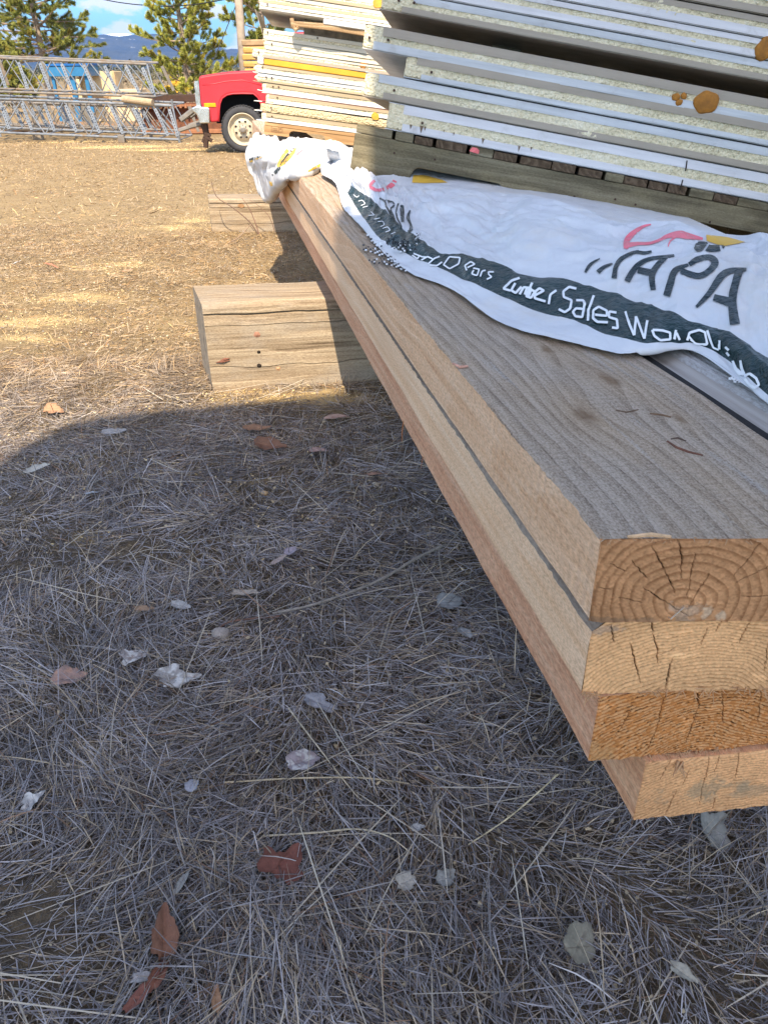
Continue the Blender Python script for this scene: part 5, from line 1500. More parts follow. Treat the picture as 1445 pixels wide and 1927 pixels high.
# ================================================================ lattice towers lying on the ground
galv = simple('galvanised_tube', (0.24, 0.255, 0.27), .42, .55, var=.2, scale=7, bump=.1, dirt=(.24, .18, .12), dirt_amt=.06)
galv_d = simple('weathered_tube', (0.21, 0.19, 0.165), .55, .35, var=.25, scale=7, dirt=(.22, .15, .09), dirt_amt=.12)
plate_m = simple('perforated_plate', (0.20, 0.215, 0.23), .42, .5, var=.15, scale=5)
hole_m = simple('punched_hole', (.04, .04, .045), .9)
def truss(label, bl, br, tl, tr, Yl, Yr, depth, nodes, skip, rear_shift, tubes, name='lattice_tower', plates=(), lean=.12):
    """front face from four pixels at distances Yl and Yr; the rear face is depth behind. nodes = bays along the front"""
    A = PY(*bl, Yl); B = PY(*br, Yr); C = PY(*tl, Yl + lean); D = PY(*tr, Yr + lean)
    th = thing(name, label, 'lattice tower', tuple((A + B) / 2))
    O = (A + B) / 2
    back = np.array([depth * .12, depth, 0.03])
    def fb(t): return A + (B - A) * t
    def ft(t): return C + (D - C) * t
    def bb(t): return fb(t) + back
    def bt(t): return ft(t) + back * np.array([1, .8, 1])
    m_, m_b = tubes
    for nm, f in (('bottom_chord', fb), ('bottom_chord', bb), ('top_chord', ft), ('top_chord', bt)):
        mb = MB(); mb.tube([f(0), f(.5), f(1)], .028, 10); mb.build(nm, m_, th, smooth=False, off=O)
    k = nodes
    for nm, b_, t_, ph in (('front_lacing', fb, ft, 0.0), ('rear_lacing', bb, bt, rear_shift)):
        for i in range(k):
            s0 = (i + ph) / k; s1 = (i + .5 + ph) / k; s2 = (i + 1 + ph) / k
            for p, q in ((b_(min(1, s0)), t_(min(1, s1))), (t_(min(1, s1)), b_(min(1, s2)))):
                if np.linalg.norm(p - q) > .2:
                    mb = MB(); mb.tube([p, q], .0145, 7); mb.build('lacing_bar', m_b, th, off=O)
            if nm == 'rear_lacing':
                p, q = t_(min(1, s0)), b_(min(1, s1))
                mb = MB(); mb.tube([p, q], .017, 6); mb.build('lacing_bar', m_b, th, off=O)
    for i in range(2 * k + 1):
        s = min(1.0, i / (2.0 * k))
        mb = MB(); mb.tube([fb(s), bb(s)], .013, 6); mb.build('cross_strut', m_b, th, off=O)
        if i % 2 == 0:
            mb = MB(); mb.tube([ft(s), bt(s)], .013, 6); mb.build('cross_strut', m_b, th, off=O)
    # flat perforated plates, leaning
    L = np.linalg.norm(B - A); ex = (B - A) / L
    for i, s in enumerate(plates):
        for (fbf, ftf, yy) in ((fb, ft, -.03), (bb, bt, .0)):
            if yy == 0 and i % 2: continue
            p = fbf(min(1, s + .03 / 1)) * .88 + ftf(s) * .12; q = fbf(s) * .10 + ftf(max(0, s - .012)) * .90
            if yy == 0: p = p + ex * .2; q = q + ex * .2
            d = q - p; ln = np.linalg.norm(d); d /= ln; nrm = np.array([0, -1.0, 0.05])
            sd = np.cross(d, nrm); sd /= np.linalg.norm(sd)
            w = .036; o_ = np.array([0, yy - .02, 0])
            V = [p - sd * w + o_, p + sd * w + o_, q + sd * w + o_, q - sd * w + o_]; V += [v + (0, .014, 0) for v in V]
            mb = MB(); mb.add(V, [(0, 1, 2, 3), (7, 6, 5, 4), (0, 4, 5, 1), (1, 5, 6, 2), (2, 6, 7, 3), (3, 7, 4, 0)])
            pl = mb.build('perforated_plate', plate_m if yy else galv_d, th, off=O)
            if yy:
                mb = MB()
                for h_ in range(9):
                    c = p + d * ln * (h_ + .7) / 9.6 + o_ + np.array([0, -.003, 0])
                    mb.add([c + sd * .012 * math.cos(a) + d * .016 * math.sin(a) for a in np.linspace(0, 2 * math.pi, 8, endpoint=False)], [tuple(range(8))])
                hb = mb.build('punched_holes', hole_m, pl, off=O); hb['kind'] = 'stuff'
    return th, (fb, ft, bb, bt), O
tr1, f1_, O1 = truss('lower silver lattice tower section lying on the bare ground', (-75, 246), (338, 263), (-75, 183), (325, 199), 21.6, 20.6, .95, 5, 0, .25, (galv, galv), plates=[.0, .105, .21, .315, .42, .52, .625, .73, .83, .93, .995])
fb, ft, bb, bt = f1_
mb = MB(); p = fb(1.0); q = ft(1.0); mb.tube([p, q], .02, 8); mb.build('end_post', galv, tr1, off=O1)
for p in (fb(1.0), ft(1.0)):
    mb = MB(); mb.tube([p + (0, 0, -.07), p + (0, 0, .13)], .028, 8); mb.build('end_pin', galv, tr1, off=O1)
mb = MB(); p = fb(.745); mb.box(p + (-.08, -.07, -.12), p + (.08, .06, .06), .01); mb.build('clamp', galv_d, tr1, off=O1)
mb = MB(); p = fb(.19); mb.tube([p + (0, 0, -.1), p + (-.04, 0, .25), PY(0, 190, 21.3)], .02, 7); mb.build('loose_bar', galv, tr1, off=O1)
tr2, f2_, O2 = truss('upper lattice tower section with brown chords resting on the lower one', (-75, 170), (293, 182), (-75, 106), (277, 121), 21.9, 21.0, .85, 4.0 and 5, 0, .3, (galv_d, galv), plates=[.10, .22, .335, .45, .565, .68, .79, .90, .985])
fb, ft, bb, bt = f2_
mb = MB(); p = fb(1.0); mb.tube([ft(1.0), p], .02, 8); mb.build('end_post', galv, tr2, off=O2)
mb = MB(); p = PY(232, 186, 20.9); q = PY(288, 193, 20.7); mb.tube([p, q], .075, 14)
lg = thing('short_log', 'short peeled log wedged between the two lattice towers', 'log', tuple((p + q) / 2)); mb.build('log', simple('peeled_log', (.36, .27, .17), .8, scale=20), lg, off=(p + q) / 2)
for (px, py, s, lb) in ((74, 263, 1.0, 'grey wooden block propping the lower lattice tower'), (280, 262, .9, 'low wooden block under the lattice tower near its clamp')):
    p = PG(px, py); th = thing('prop_block', lb, 'block', tuple(p), .3)
    mb = MB(); mb.box((-.13 * s, -.1, -.03), (.13 * s, .14, .17 * s), .01); mb.build('wood_block', M['sleeper_end'], th)

tr3, f3_, O3 = truss('dull grey lattice tower lying behind the lower silver one', (-75, 240), (312, 252), (-75, 190), (303, 201), 23.4, 22.6, .8, 6, 0, .4, (galv_d, galv_d), plates=[.05, .17, .29, .41, .53, .65, .77, .89])
tr4, f4_, O4 = truss('dark lattice tower lying farthest back behind the lower ones', (-75, 236), (300, 247), (-75, 192), (296, 202), 25.0, 24.2, .7, 7, 0, .2, (galv_d, galv_d), plates=[.1, .24, .38, .52, .66, .80, .94])
# things standing beyond the towers
def bg_box(name, label, cat, px, py, Y, size, parts, rz=0.0):
    p = PY(px, py, Y); p[2] = float(gz(Y))
    th = thing(name, label, cat, tuple(p), rz)
    for nm, m_, boxes in parts:
        for (lo, hi) in boxes:
            mb = MB(); mb.box(lo, hi, .012); mb.build(nm, m_, th)
    return th
blue = simple('blue_paint', (.03, .15, .30), .45, var=.15, scale=5)
blue_d = simple('dark_blue_paint', (.010, .09, .28), .5)
bg_box('blue_bin', 'bright blue rack with open legs beyond the lattice towers', 'rack', 132, 180, 30, 0,
       [('leg', blue, [((-.50, -.05, 0), (-.40, .08, 1.75)), ((.62, -.05, 0), (.75, .08, 1.75)), ((.10, -.05, 0), (.28, .08, 1.5))]), ('top_tray', blue, [((-.65, -.15, 1.42), (.82, 1.0, 1.74))]), ('rim', blue_d, [((-.68, -.18, 1.72), (.85, 1.03, 1.79))])])
ply2 = simple('beige_plywood', (.62, .46, .27), .8, var=.15, scale=3)
for k, (px, Y, w, h, lb) in enumerate(((190, 31, .62, 1.55, 'tall beige plywood crate between the blue rack and the pine'), (236, 30.5, .55, 1.0, 'lower beige plywood crate near the pine'), (150, 32, .34, 1.30, 'narrow beige plywood crate right behind the blue rack'))):
    bg_box('plywood_crate', lb, 'crate', px, 185, Y, 0, [('side_panel', ply2, [((-w, 0, 0), (w, .9, h))]), ('batten', simple('crate_batten', (.45, .30, .16), .8), [((-w - .012, -.03, 0), (-w + .07, -.002, h + .02)), ((w - .07, -.03, 0), (w + .012, -.002, h + .02)), ((-w + .07, -.03, h * .48), (w - .07, -.002, h * .48 + .08))])])
logm = simple('brown_log', (.20, .125, .075), .85, var=.3, scale=14)
for (px, py, ln, r_, Y, lb) in ((90, 176, 1.1, .11, 27, 'reddish brown log lying beyond the lattice towers'), (50, 182, .9, .10, 26, 'greyish log lying in front of the reddish one'), (215, 184, 1.1, .08, 27, 'slim brown log lying before the plywood crates')):
    p = PY(px, py, Y); p[2] = float(gz(Y)) + r_
    th = thing('log', lb, 'log', tuple(p), r7.uniform(-.2, .2)); mb = MB(); mb.tube([(-ln, 0, 0), (-ln * .3, .02, 0), (ln * .4, 0, .01), (ln, .03, 0)], [r_, r_ * 1.03, r_ * .98, r_ * .9], 14)
    mb.build('log_body', logm, th)
# rusty beam between towers and truck
rust = simple('rust', (.15, .062, .032), .85, var=.35, scale=6, bump=.4, dirt=(.07, .035, .025), dirt_amt=.06)
rust_l = simple('light_rust', (.27, .12, .06), .85, var=.3, scale=10)
p = PG(300, 236); Yb = 24.5
p = PY(296, 230, Yb); p[2] = float(gz(Yb))
rb = thing('rusty_beam', 'long rusty steel trough with toothed flange behind the red truck', 'steel beam', tuple(p), -.02)
Lb = 5.5
mb = MB(); mb.box((-.4, 0, .12), (Lb, .05, .78), 0); mb.build('web', rust, rb)
mb = MB(); mb.box((-.4, -.28, .70), (Lb, -.001, .74), 0); mb.build('top_flange', rust_l, rb)
mb = MB(); mb.box((-.45, -.02, .80), (Lb, .3, .98), .01); mb.build('upper_rail', simple('dark_rust', (.055, .03, .02), .85), rb)
mb = MB(); mb.box((-.4, -.35, .02), (Lb, .02, .118), .01); mb.build('bottom_flange', rust_l, rb)
mb = MB()
for i in range(40):
    x = -.35 + i * .14
    mb.box((x, -.30, .66), (x + .06, -.281, .76))
o = mb.build('teeth', rust_l, rb); o['kind'] = 'stuff'
# yellow machinery behind the pine
ym = simple('yellow_machine', (.55, .32, .03), .5, var=.2, scale=3, dirt=(.25, .14, .05), dirt_amt=.05)
p = PY(345, 175, 46); p[2] = float(gz(46))
mc = thing('yellow_machine', 'yellow machine with dark wheels half hidden by the pine', 'machine', tuple(p))
mb = MB(); mb.prism([(-1.0, .5), (-.4, .4), (1.0, .4), (1.1, .9), (.6, 1.0), (.5, 1.2), (-.1, 1.2), (-.3, .9), (-1.0, .8)], 0, 1.6, 'xz'); mb.build('machine_body', ym, mc)
for x in (-.7, .1, .8):
    mb = MB(); mb.lathe([(.12, -.06), (.33, -.05), (.38, .04), (.38, .36), (.32, .4)], (x, -.1, .38), 'y', 24); mb.build('wheel', simple('machine_tyre', (.03, .03, .03), .9), mc)
mb = MB(); mb.box((-.6, -.02, .88), (-.32, .6, 1.3), .03); mb.build('cabin', ym, mc)

# stacked orange timber by the utility pole
ow = wood('orange_lumber', [(0.25, (0.36, 0.19, 0.05)), (0.5, (0.55, 0.33, 0.10)), (0.8, (0.68, 0.46, 0.19))], 1.0, 20, .3, axis=0, rings=5)
osd = simple('weathered_lumber', (.30, .20, .11), .85, scale=5)
Yo = 26.0
pz = PY(458, 140, Yo)
zt_ = PY(470, 74, Yo)[2]; zb_ = PY(470, 150, Yo)[2]
base = PY(458, 140, Yo); base[2] = float(gz(24))
g0 = base[2]
nl = 13
hh = (zt_ - g0) / nl
for k in range(nl):
    z0 = g0 + k * hh
    th = thing('orange_timber', 'stack of thick orange timbers beside the utility pole', 'timber', (base[0], Yo, z0), 0, 'thick orange timbers piled by the pole')
    mb = MB(); dx = r7.uniform(-.03, .06); mb.box((dx, r7.uniform(-.05, .05), .012), (3.2, .8, hh - .004), .03)
    mb.build('timber_body', osd if k == nl - 1 else ow, th)

# ================================================================ red pickup truck
red = simple('faded_red_paint', (.42, .022, .032), .42, var=.12, scale=2, spec=.45, dirt=(.40, .07, .07), dirt_amt=.02)
chrome = simple('worn_chrome', (.62, .62, .62), .25, .9, var=.15, scale=9, dirt=(.30, .25, .2), dirt_amt=.03)
rub = simple('tyre_rubber', (.045, .045, .048), .85, var=.25, scale=12, dirt=(.15, .12, .09), dirt_amt=.04)
rimc = simple('cream_rim', (.46, .39, .28), .5, var=.15, scale=10, dirt=(.25, .13, .06), dirt_amt=.05)
blk = simple('black_underbody', (.012, .011, .010), .85)
amber = simple('amber_lens', (.80, .30, .01), .3)
glass = simple('dark_glass', (.05, .06, .07), .08, spec=.6)
p = PG(459, 288)
TY = p[1]; TP = p.copy()
TS = 1.0
yaw = rad(4)
tm = Matrix.Translation(Vector(p)) @ Matrix.Rotation(yaw, 4, 'Z')
truck = thing('pickup_truck', 'old red pickup truck with cream wheels, parked nose outward beyond the pile', 'truck', mat=tm)
# local frame: -x forward (nose), y away from the viewer, z up; origin under the near front wheel
TR = .425
def tpt(px, py):
    """pixel to truck side plane (x, z)"""
    inv = tm.inverted(); o_ = inv @ Vector(CAMP); d_ = inv.to_3x3() @ Vector(ray(px, py))
    q = o_ + d_ * (-o_.y / d_.y); return (q.x, q.z)
tz = lambda x, y: tpt(340 + x / 6.568, 110 + y / 6.568)
arch = [tz(475, 780), tz(478, 640), tz(487, 560), tz(515, 490), tz(575, 450), tz(650, 435), tz(760, 432), tz(900, 434)]
xw = tz(775, 900)[0]
arch += [(xw + (xw - tz(515, 490)[0]), tz(515, 490)[1]), (xw + (xw - tz(478, 640)[0]), tz(478, 640)[1]), (xw + (xw - tz(475, 780)[0]), tz(475, 780)[1])]
nose = [tz(372, 792), tz(352, 660), tz(268, 600), tz(250, 560), tz(222, 235)]
hood = [tz(250, 215), tz(400, 190), tz(600, 165), tz(900, 150)]
xh = tz(900, 150)[0]; zh = tz(900, 150)[1]
z_low = arch[0][1]
cabx = xh + .35
side = nose + hood + [(cabx, zh + .03), (cabx + 2.9, zh + .0), (cabx + 2.9, z_low), (arch[-1][0] + .12, z_low)] + arch[::-1]
def shell(poly, y0, y1, name, m_, parent, bevel=.03):
    mb = MB(); mb.prism(poly, y0, y1, 'xz'); o = mb.build(name, m_, parent)
    bv = o.modifiers.new('Bevel', 'BEVEL'); bv.width = bevel; bv.segments = 3; bv.limit_method = 'ANGLE'; bv.angle_limit = rad(40)
    return o
Wd = 1.95
body = shell(side, 0.0, .09, 'fender', red, truck, .035)
shell(side, Wd - .09, Wd, 'fender', red, truck, .035)
top = [tz(225, 300), tz(222, 235), tz(250, 212), tz(400, 187), tz(600, 162), tz(900, 147), (cabx, zh + .033), (cabx, zh - .25), (tz(260, 300)[0] + .05, zh - .28)]
shell(top, .06, Wd - .06, 'hood', red, truck, .04)
# creases: raised character line and arch lip
mb = MB(); q = [tz(268, 328), tz(400, 318), tz(560, 285), tz(760, 268), tz(1000, 330)]
mb.tube([(a, .006, b) for a, b in q], .012, 8); mb.build('body_crease', red, truck, smooth=True)
mb = MB(); mb.tube([(a, .004, b) for a, b in arch], .016, 8); mb.build('arch_lip', red, truck, smooth=True)
# dark inside: wheel house, frame, firewall
x0 = arch[0][0]; x1 = arch[-1][0]
mb = MB(); mb.box((nose[0][0] + .06, .5, z_low - .06), (cabx + 2.7, Wd - .5, zh - .36), 0); mb.build('wheel_house', blk, truck)
mb = MB(); mb.box((x0 - .02, .085, z_low + .5), (x1 + .1, .52, zh - .34), 0); mb.build('inner_fender', blk, truck)
mb = MB(); mb.tube([(xw - .1, .45, .42), (xw + .1, .3, .75)], .05, 8); mb.tube([(x0 + .05, .3, .62), (xw - .2, .35, .5)], .04, 8); mb.tube([(xw, -.02 + .3, TR), (xw, Wd - .3, TR)], .06, 10)
mb.build('axle', simple('greasy_steel', (.05, .045, .04), .7), truck)
# cab, window, bed
cab = [(cabx, zh - .1), (cabx, zh + .02), (cabx + .45, zh + .62), (cabx + 1.55, zh + .66), (cabx + 1.75, zh + .0), (cabx + 1.75, zh - .1)]
shell(cab, .06, Wd - .06, 'cab', red, truck, .04)
mb = MB(); mb.prism([(cabx + .3, zh + .06), (cabx + .58, zh + .54), (cabx + 1.4, zh + .56), (cabx + 1.52, zh + .06)], .045, .058, 'xz'); mb.build('window', glass, truck)
# front end
gx = [tz(172, 280), tz(195, 600), tz(250, 600), tz(222, 275)]
mb = MB(); mb.prism(gx, .02, Wd - .02, 'xz'); gr = mb.build('grille', chrome, truck)
for (a, b) in (((180, 300), (205, 390)), ((190, 420), (215, 560))):
    (xa, za), (xb, zb) = tz(*a), tz(*b)
    for y0 in (.06, Wd - .34):
        mb = MB(); mb.box((min(xa, xb) - .03, y0, zb), (min(xa, xb) + .05, y0 + .28, za), .012); mb.build('headlight', simple('headlight_glass', (.55, .57, .6), .12, .3), truck)
mb = MB(); mb.box((tz(185, 300)[0] - .012, .012, tz(0, 560)[1]), (tz(222, 300)[0] - .02, .03, tz(0, 300)[1]), .004); mb.build('headlight_bezel', chrome, truck)
xa, za = tz(290, 552); xb, zb = tz(440, 600)
mb = MB(); mb.box((xa, -.016, zb), (xb, .01, za), .006); mb.build('side_marker', amber, truck)
bp = [tz(142, 612), tz(190, 588), tz(352, 604), tz(362, 625), tz(365, 800), tz(240, 802), tz(205, 690), tz(150, 650)]
shell(bp, -.06, Wd + .06, 'bumper', chrome, truck, .02)
# plough mount arms at the nose
for y0 in (.25, Wd - .35):
    mb = MB(); a = tz(150, 640); b = tz(-20, 770); c = tz(-40, 900); d = tz(110, 850)
    mb.tube([(a[0], y0, a[1]), (b[0], y0, b[1])], .055, 6); mb.tube([(c[0], y0, c[1]), (d[0], y0, d[1]), (tz(260, 820)[0], y0, tz(0, 820)[1])], .04, 6)
    mb.build('push_frame', galv_d, truck)
mb = MB(); a = tz(280, 800); b = tz(300, 1110)
mb.tube([(a[0], .15, a[1]), (a[0] + .02, .15, (a[1] + b[1]) / 2), (b[0], .15, max(.01, b[1]))], [.075, .06, .05], 7)
mb.tube([(a[0] - .06, .13, .5), (a[0] + .1, .13, .3)], .03, 6); mb.tube([(a[0] - .03, .12, .32), (a[0] + .12, .14, .22)], .035, 6); mb.tube([(a[0] + .05, .12, .42), (a[0] - .07, .13, .2)], .03, 6)
mb.build('hanging_hitch', simple('rusty_hitch', (.06, .035, .025), .9, scale=20, bump=.5), truck)
# wheels
for (yy, sgn) in ((.02, 1), (Wd - .02, -1)):
    for xx in (xw, xw + 3.2):
        mb = MB()
        prof_ = [(.285, .02), (.295, -.005), (.325, -.018), (.38, -.018), (TR - .025, .0), (TR, .03), (TR, .21), (TR - .025, .24), (.33, .25), (.285, .23)]
        mb.lathe([(r_, h * sgn) for r_, h in prof_], (xx, yy, TR), 'y', 48, caps=False)
        wh = mb.build('wheel', rub, truck, smooth=True)
        mb = MB()
        nt_ = 44
        for i in range(nt_):
            a0 = 2 * math.pi * i / nt_
            for (h0, h1) in ((-.004, .035), (.05, .11), (.13, .2)):
                V = []
                for r_ in (TR - .006, TR + .009):
                    for aa in (a0, a0 + .085):
                        for h in (h0, h1): V.append((xx + r_ * math.cos(aa), yy + h * sgn, TR + r_ * math.sin(aa)))
                mb.add(V, [(0, 1, 3, 2), (4, 6, 7, 5), (0, 4, 5, 1), (2, 3, 7, 6), (0, 2, 6, 4), (1, 5, 7, 3)])
        tr_ = mb.build('tread', rub, wh); tr_['kind'] = 'stuff'
        mb = MB()
        rp = [(.294, .0), (.296, -.012), (.280, -.015), (.268, .02), (.245, .075), (.205, .08), (.19, .03), (.12, .012), (.10, .022), (.06, .022), (.058, -.03), (.045, -.05), (.0008, -.052)]
        mb.lathe([(r_, h * sgn) for r_, h in rp], (xx, yy, TR), 'y', 40, caps=False)
        rm = mb.build('rim', rimc, wh, smooth=True)
        mb = MB(); mb.lathe([(.052, -.02 * sgn), (.05, -.075 * sgn), (.035, -.082 * sgn), (.0006, -.083 * sgn)], (xx, yy, TR), 'y', 20); mb.build('hub', galv_d, wh)
        mb = MB()
        for i in range(8):
            a0 = 2 * math.pi * (i + .5) / 8
            V = [(xx + .150 * math.cos(a0) + .024 * math.cos(b), yy + .0065 * sgn, TR + .150 * math.sin(a0) + .018 * math.sin(b)) for b in np.linspace(0, 2 * math.pi, 10, endpoint=False)]
            mb.add([(v[0], v[1] - .004 * sgn, v[2]) for v in V], [tuple(range(10))])
        hb = mb.build('rim_hole', blk, wh); hb['kind'] = 'stuff'
        mb = MB()
        for i in range(8):
            a0 = 2 * math.pi * i / 8
            mb.lathe([(.012, 0), (.011, -.022 * sgn), (.0005, -.024 * sgn)], (xx + .078 * math.cos(a0), yy + .012 * sgn, TR + .078 * math.sin(a0)), 'y', 6)
        hb = mb.build('wheel_nut', galv_d, wh); hb['kind'] = 'stuff'

# green grass growing under the truck
k = 700
gx_ = rng.uniform(TP[0] - .75, TP[0] + .2, k); gy_ = rng.uniform(TP[1] + 2.6, TP[1] + 4.6, k)
V, F, C = blades(k, gx_, gy_, rng.uniform(.06, .15, k), rng.uniform(.012, .02, k), np.tile([[.14, .22, .03]], (k, 1)) * rng.uniform(.7, 1.3, (k, 1)), rng.uniform(.9, 1.4, k), np.zeros(k), rng.normal(.3, .3, k))
o = raw_mesh('green_grass', V, F, M['blade'], col=C); tag(o, 'patch of fresh green grass beneath the red truck', 'grass', kind='stuff')

# ================================================================ utility pole and wires
Yp = 30.0
a = PY(447, -30, Yp); b = PY(460, 150, Yp); b = a + (b - a) * ((float(gz(24)) - a[2]) / (b[2] - a[2]))
pole = thing('utility_pole', 'weathered wooden utility pole leaning slightly behind the truck', 'pole', tuple(b))
mb = MB(); top_ = a + (a - b) * .6; mb.tube([b, (b + top_) / 2, top_], [.15, .135, .12], 16); mb.build('shaft', simple('pole_wood', (.36, .29, .22), .85, var=.25, scale=6), pole, off=b, smooth=True)
mb = MB(); c_ = top_ + (b - top_) * .06; mb.box(c_ + (-1.1, -.18, -.06), c_ + (1.1, -.125, .07), .01); mb.build('crossarm', osd, pole, off=b)
wm = simple('cable_black', (.02, .02, .022), .6)
def wire(label, pts, Y0, Y1, r_=.018):
    P = []
    for i, (px, py) in enumerate(pts): P.append(PY(px, py, Y0 + (Y1 - Y0) * i / (len(pts) - 1)))
    P = np.array(P); t = np.linspace(0, len(P) - 1, 40); Q = catmull(P, t)
    mb = MB(); mb.tube(list(Q), r_, 6)
    o = mb.build('overhead_wire', wm, None); tag(o, label, 'wire'); return o
wire('long thin wire sagging across the sky past the pine', [(90, -30), (200, 0), (290, 11), (360, 9), (430, -3), (447, -14)], 40, 30)
wire('steep guy wire coming down beside the utility pole', [(447, 4), (432, 40), (418, 75), (395, 130)], 30, 29, .015)

# ================================================================ pines
bark = simple('pine_bark', (.30, .23, .17), .9, var=.4, scale=9, bump=.6)
def needle_mat():
    m, n = new_mat('pine_needle')
    c = n.mix(1.0, n.attr(), n.mix(n.noise(n.obj(), 1.3, 3), (.8, .8, .8), (1.2, 1.2, 1.2)), 'MULTIPLY')
    return finish(m, n, c, .55, None, 0, .3)
M['needle'] = needle_mat()
def pine(label, base, height, trunk_r, crown_z0, spread, cnt, seed, lean=0.0, needle=.16, up=.35, shape=1.0, tuftw=.022, dens=1.0, colr=(.095, .115, .022)):
    r_ = random.Random(seed); g = np.random.default_rng(seed)
    th = thing('pine_tree', label, 'tree', tuple(base))
    mb = MB()
    tp = [np.array([lean * t * height + .05 * math.sin(t * 5), .03 * math.sin(t * 4), t * height]) for t in np.linspace(0, 1, 12)]
    mb.tube(tp, [trunk_r * (1 - .93 * t) + .012 for t in np.linspace(0, 1, 12)], 10)
    tips = []
    for i in range(cnt):
        t = (i + r_.random()) / cnt
        z = crown_z0 + (height - crown_z0) * t
        a = i * 2.39996 + r_.uniform(-.4, .4)
        tt = max(0, t)
        Lb_ = spread * ((1 - tt) ** shape * .95 + .07) * r_.uniform(.62, 1.1) * (0.75 + .25 * min(1, tt * 6))
        o_ = np.array([np.interp(z, [q[2] for q in tp], [q[0] for q in tp]), 0, z])
        el = r_.uniform(-.12, .25) + .25 * tt
        pts = []; cur = o_.copy(); dd = np.array([math.cos(a) * math.cos(el), math.sin(a) * math.cos(el), math.sin(el)])
        n_ = 6
        for s in range(n_ + 1):
            pts.append(cur.copy())
            dd = dd + np.array([r_.gauss(0, .07), r_.gauss(0, .07), up * .22 * (s / n_) * 1.4]); dd /= np.linalg.norm(dd)
            cur = cur + dd * Lb_ / n_
        mb.tube(pts, [max(.006, .03 * Lb_ / 1.6 * (1 - .85 * s / n_)) for s in range(n_ + 1)], 5, caps=False)
        # side twigs
        for s in range(2, n_ + 1):
            f = s / n_
            for q in range(r_.choice([2, 3, 3]) if Lb_ > .5 else 1):
                st = pts[s] + (pts[s - 1] - pts[s]) * r_.random()
                bd = (pts[s] - pts[s - 1]); bd /= np.linalg.norm(bd)
                sd = np.array([r_.gauss(0, 1), r_.gauss(0, 1), r_.gauss(0.15, .5)]); sd = sd - bd * (sd @ bd); sd /= np.linalg.norm(sd)
                d2 = bd * r_.uniform(.5, 1.0) + sd * r_.uniform(.4, .9) + np.array([0, 0, up * .6]); d2 /= np.linalg.norm(d2)
                Lt = Lb_ * r_.uniform(.12, .30) * (1.15 - .5 * f) + .08
                e = st + d2 * Lt
                mb.tube([st, (st + e) / 2 + (0, 0, -.01), e], [.008, .006, .004], 4, caps=False)
                tips.append((st + (e - st) * .35, e, d2))
        tips.append((pts[-3], pts[-1] + dd * .05, dd))
    tips.append((tp[-2], tp[-1] + (0, 0, .1), np.array([0, 0, 1.0])))
    mb.build('trunk', bark, th)
    # needles: brushes along each twig
    A = np.array([q[0] for q in tips]); B = np.array([q[1] for q in tips]); D = np.array([q[2] for q in tips])
    per = int(120 * dens)
    k = len(tips) * per
    ti = np.repeat(np.arange(len(tips)), per)
    f = g.uniform(0, 1, k) ** .7
    st = A[ti] + (B[ti] - A[ti]) * f[:, None]
    rd = g.normal(0, 1, (k, 3)); rd -= D[ti] * (rd * D[ti]).sum(1, keepdims=True); rd /= np.linalg.norm(rd, axis=1, keepdims=True)
    nd = D[ti] * g.uniform(.45, 1.1, (k, 1)) + rd * g.uniform(.35, .95, (k, 1)) + np.array([0, 0, .15]); nd /= np.linalg.norm(nd, axis=1, keepdims=True)
    Ln = needle * g.uniform(.6, 1.15, (k, 1))
    sd = np.cross(nd, g.normal(0, 1, (k, 3))); sd /= np.linalg.norm(sd, axis=1, keepdims=True); sd *= tuftw / 2
    V = np.stack([st - sd, st + sd, st + nd * Ln + sd * .25, st + nd * Ln - sd * .25], 1).reshape(-1, 3)
    F = np.arange(4 * k).reshape(-1, 4)
    base_c = np.array(colr)
    tw = g.uniform(.7, 1.35, (len(tips), 1)) * np.where(g.uniform(0, 1, (len(tips), 1)) < .12, np.array([[1.25, 1.02, .9]]), np.array([[1.0, 1.0, 1.0]]))
    C = np.repeat(base_c * tw[ti] * g.uniform(.8, 1.25, (k, 1)), 4, 0)
    raw_mesh('crown', V, F, M['needle'], th, col=C)
    return th
def on_ground(px, Y):
    q = PY(px, 150, Y); q[2] = float(gz(Y)); return q
pine('bushy pine with upswept branch tips between the towers and the truck', on_ground(352, 36), 7.6, .13, .35, 2.35, 84, 21, lean=-.012, needle=.14, up=.55, shape=.85, tuftw=.016, dens=1.9, colr=(.33, .335, .065))
pine('spreading dark pine behind the upper lattice tower', on_ground(89, 42), 9.0, .19, 1.9, 3.5, 92, 33, lean=-.01, needle=.16, up=.22, shape=.62, tuftw=.018, dens=2.0, colr=(.24, .25, .052))
pine('pine half hidden behind the utility pole and the pile', on_ground(500, 34), 7.5, .13, 2.2, 2.0, 36, 44, needle=.17, up=.4, shape=.6, tuftw=.03, colr=(.24, .25, .045))
pine('low young pine at the edge of the dark spreading one', on_ground(14, 37), 2.6, .07, .2, 1.5, 34, 55, needle=.16, up=.5, tuftw=.03, colr=(.24, .24, .05))

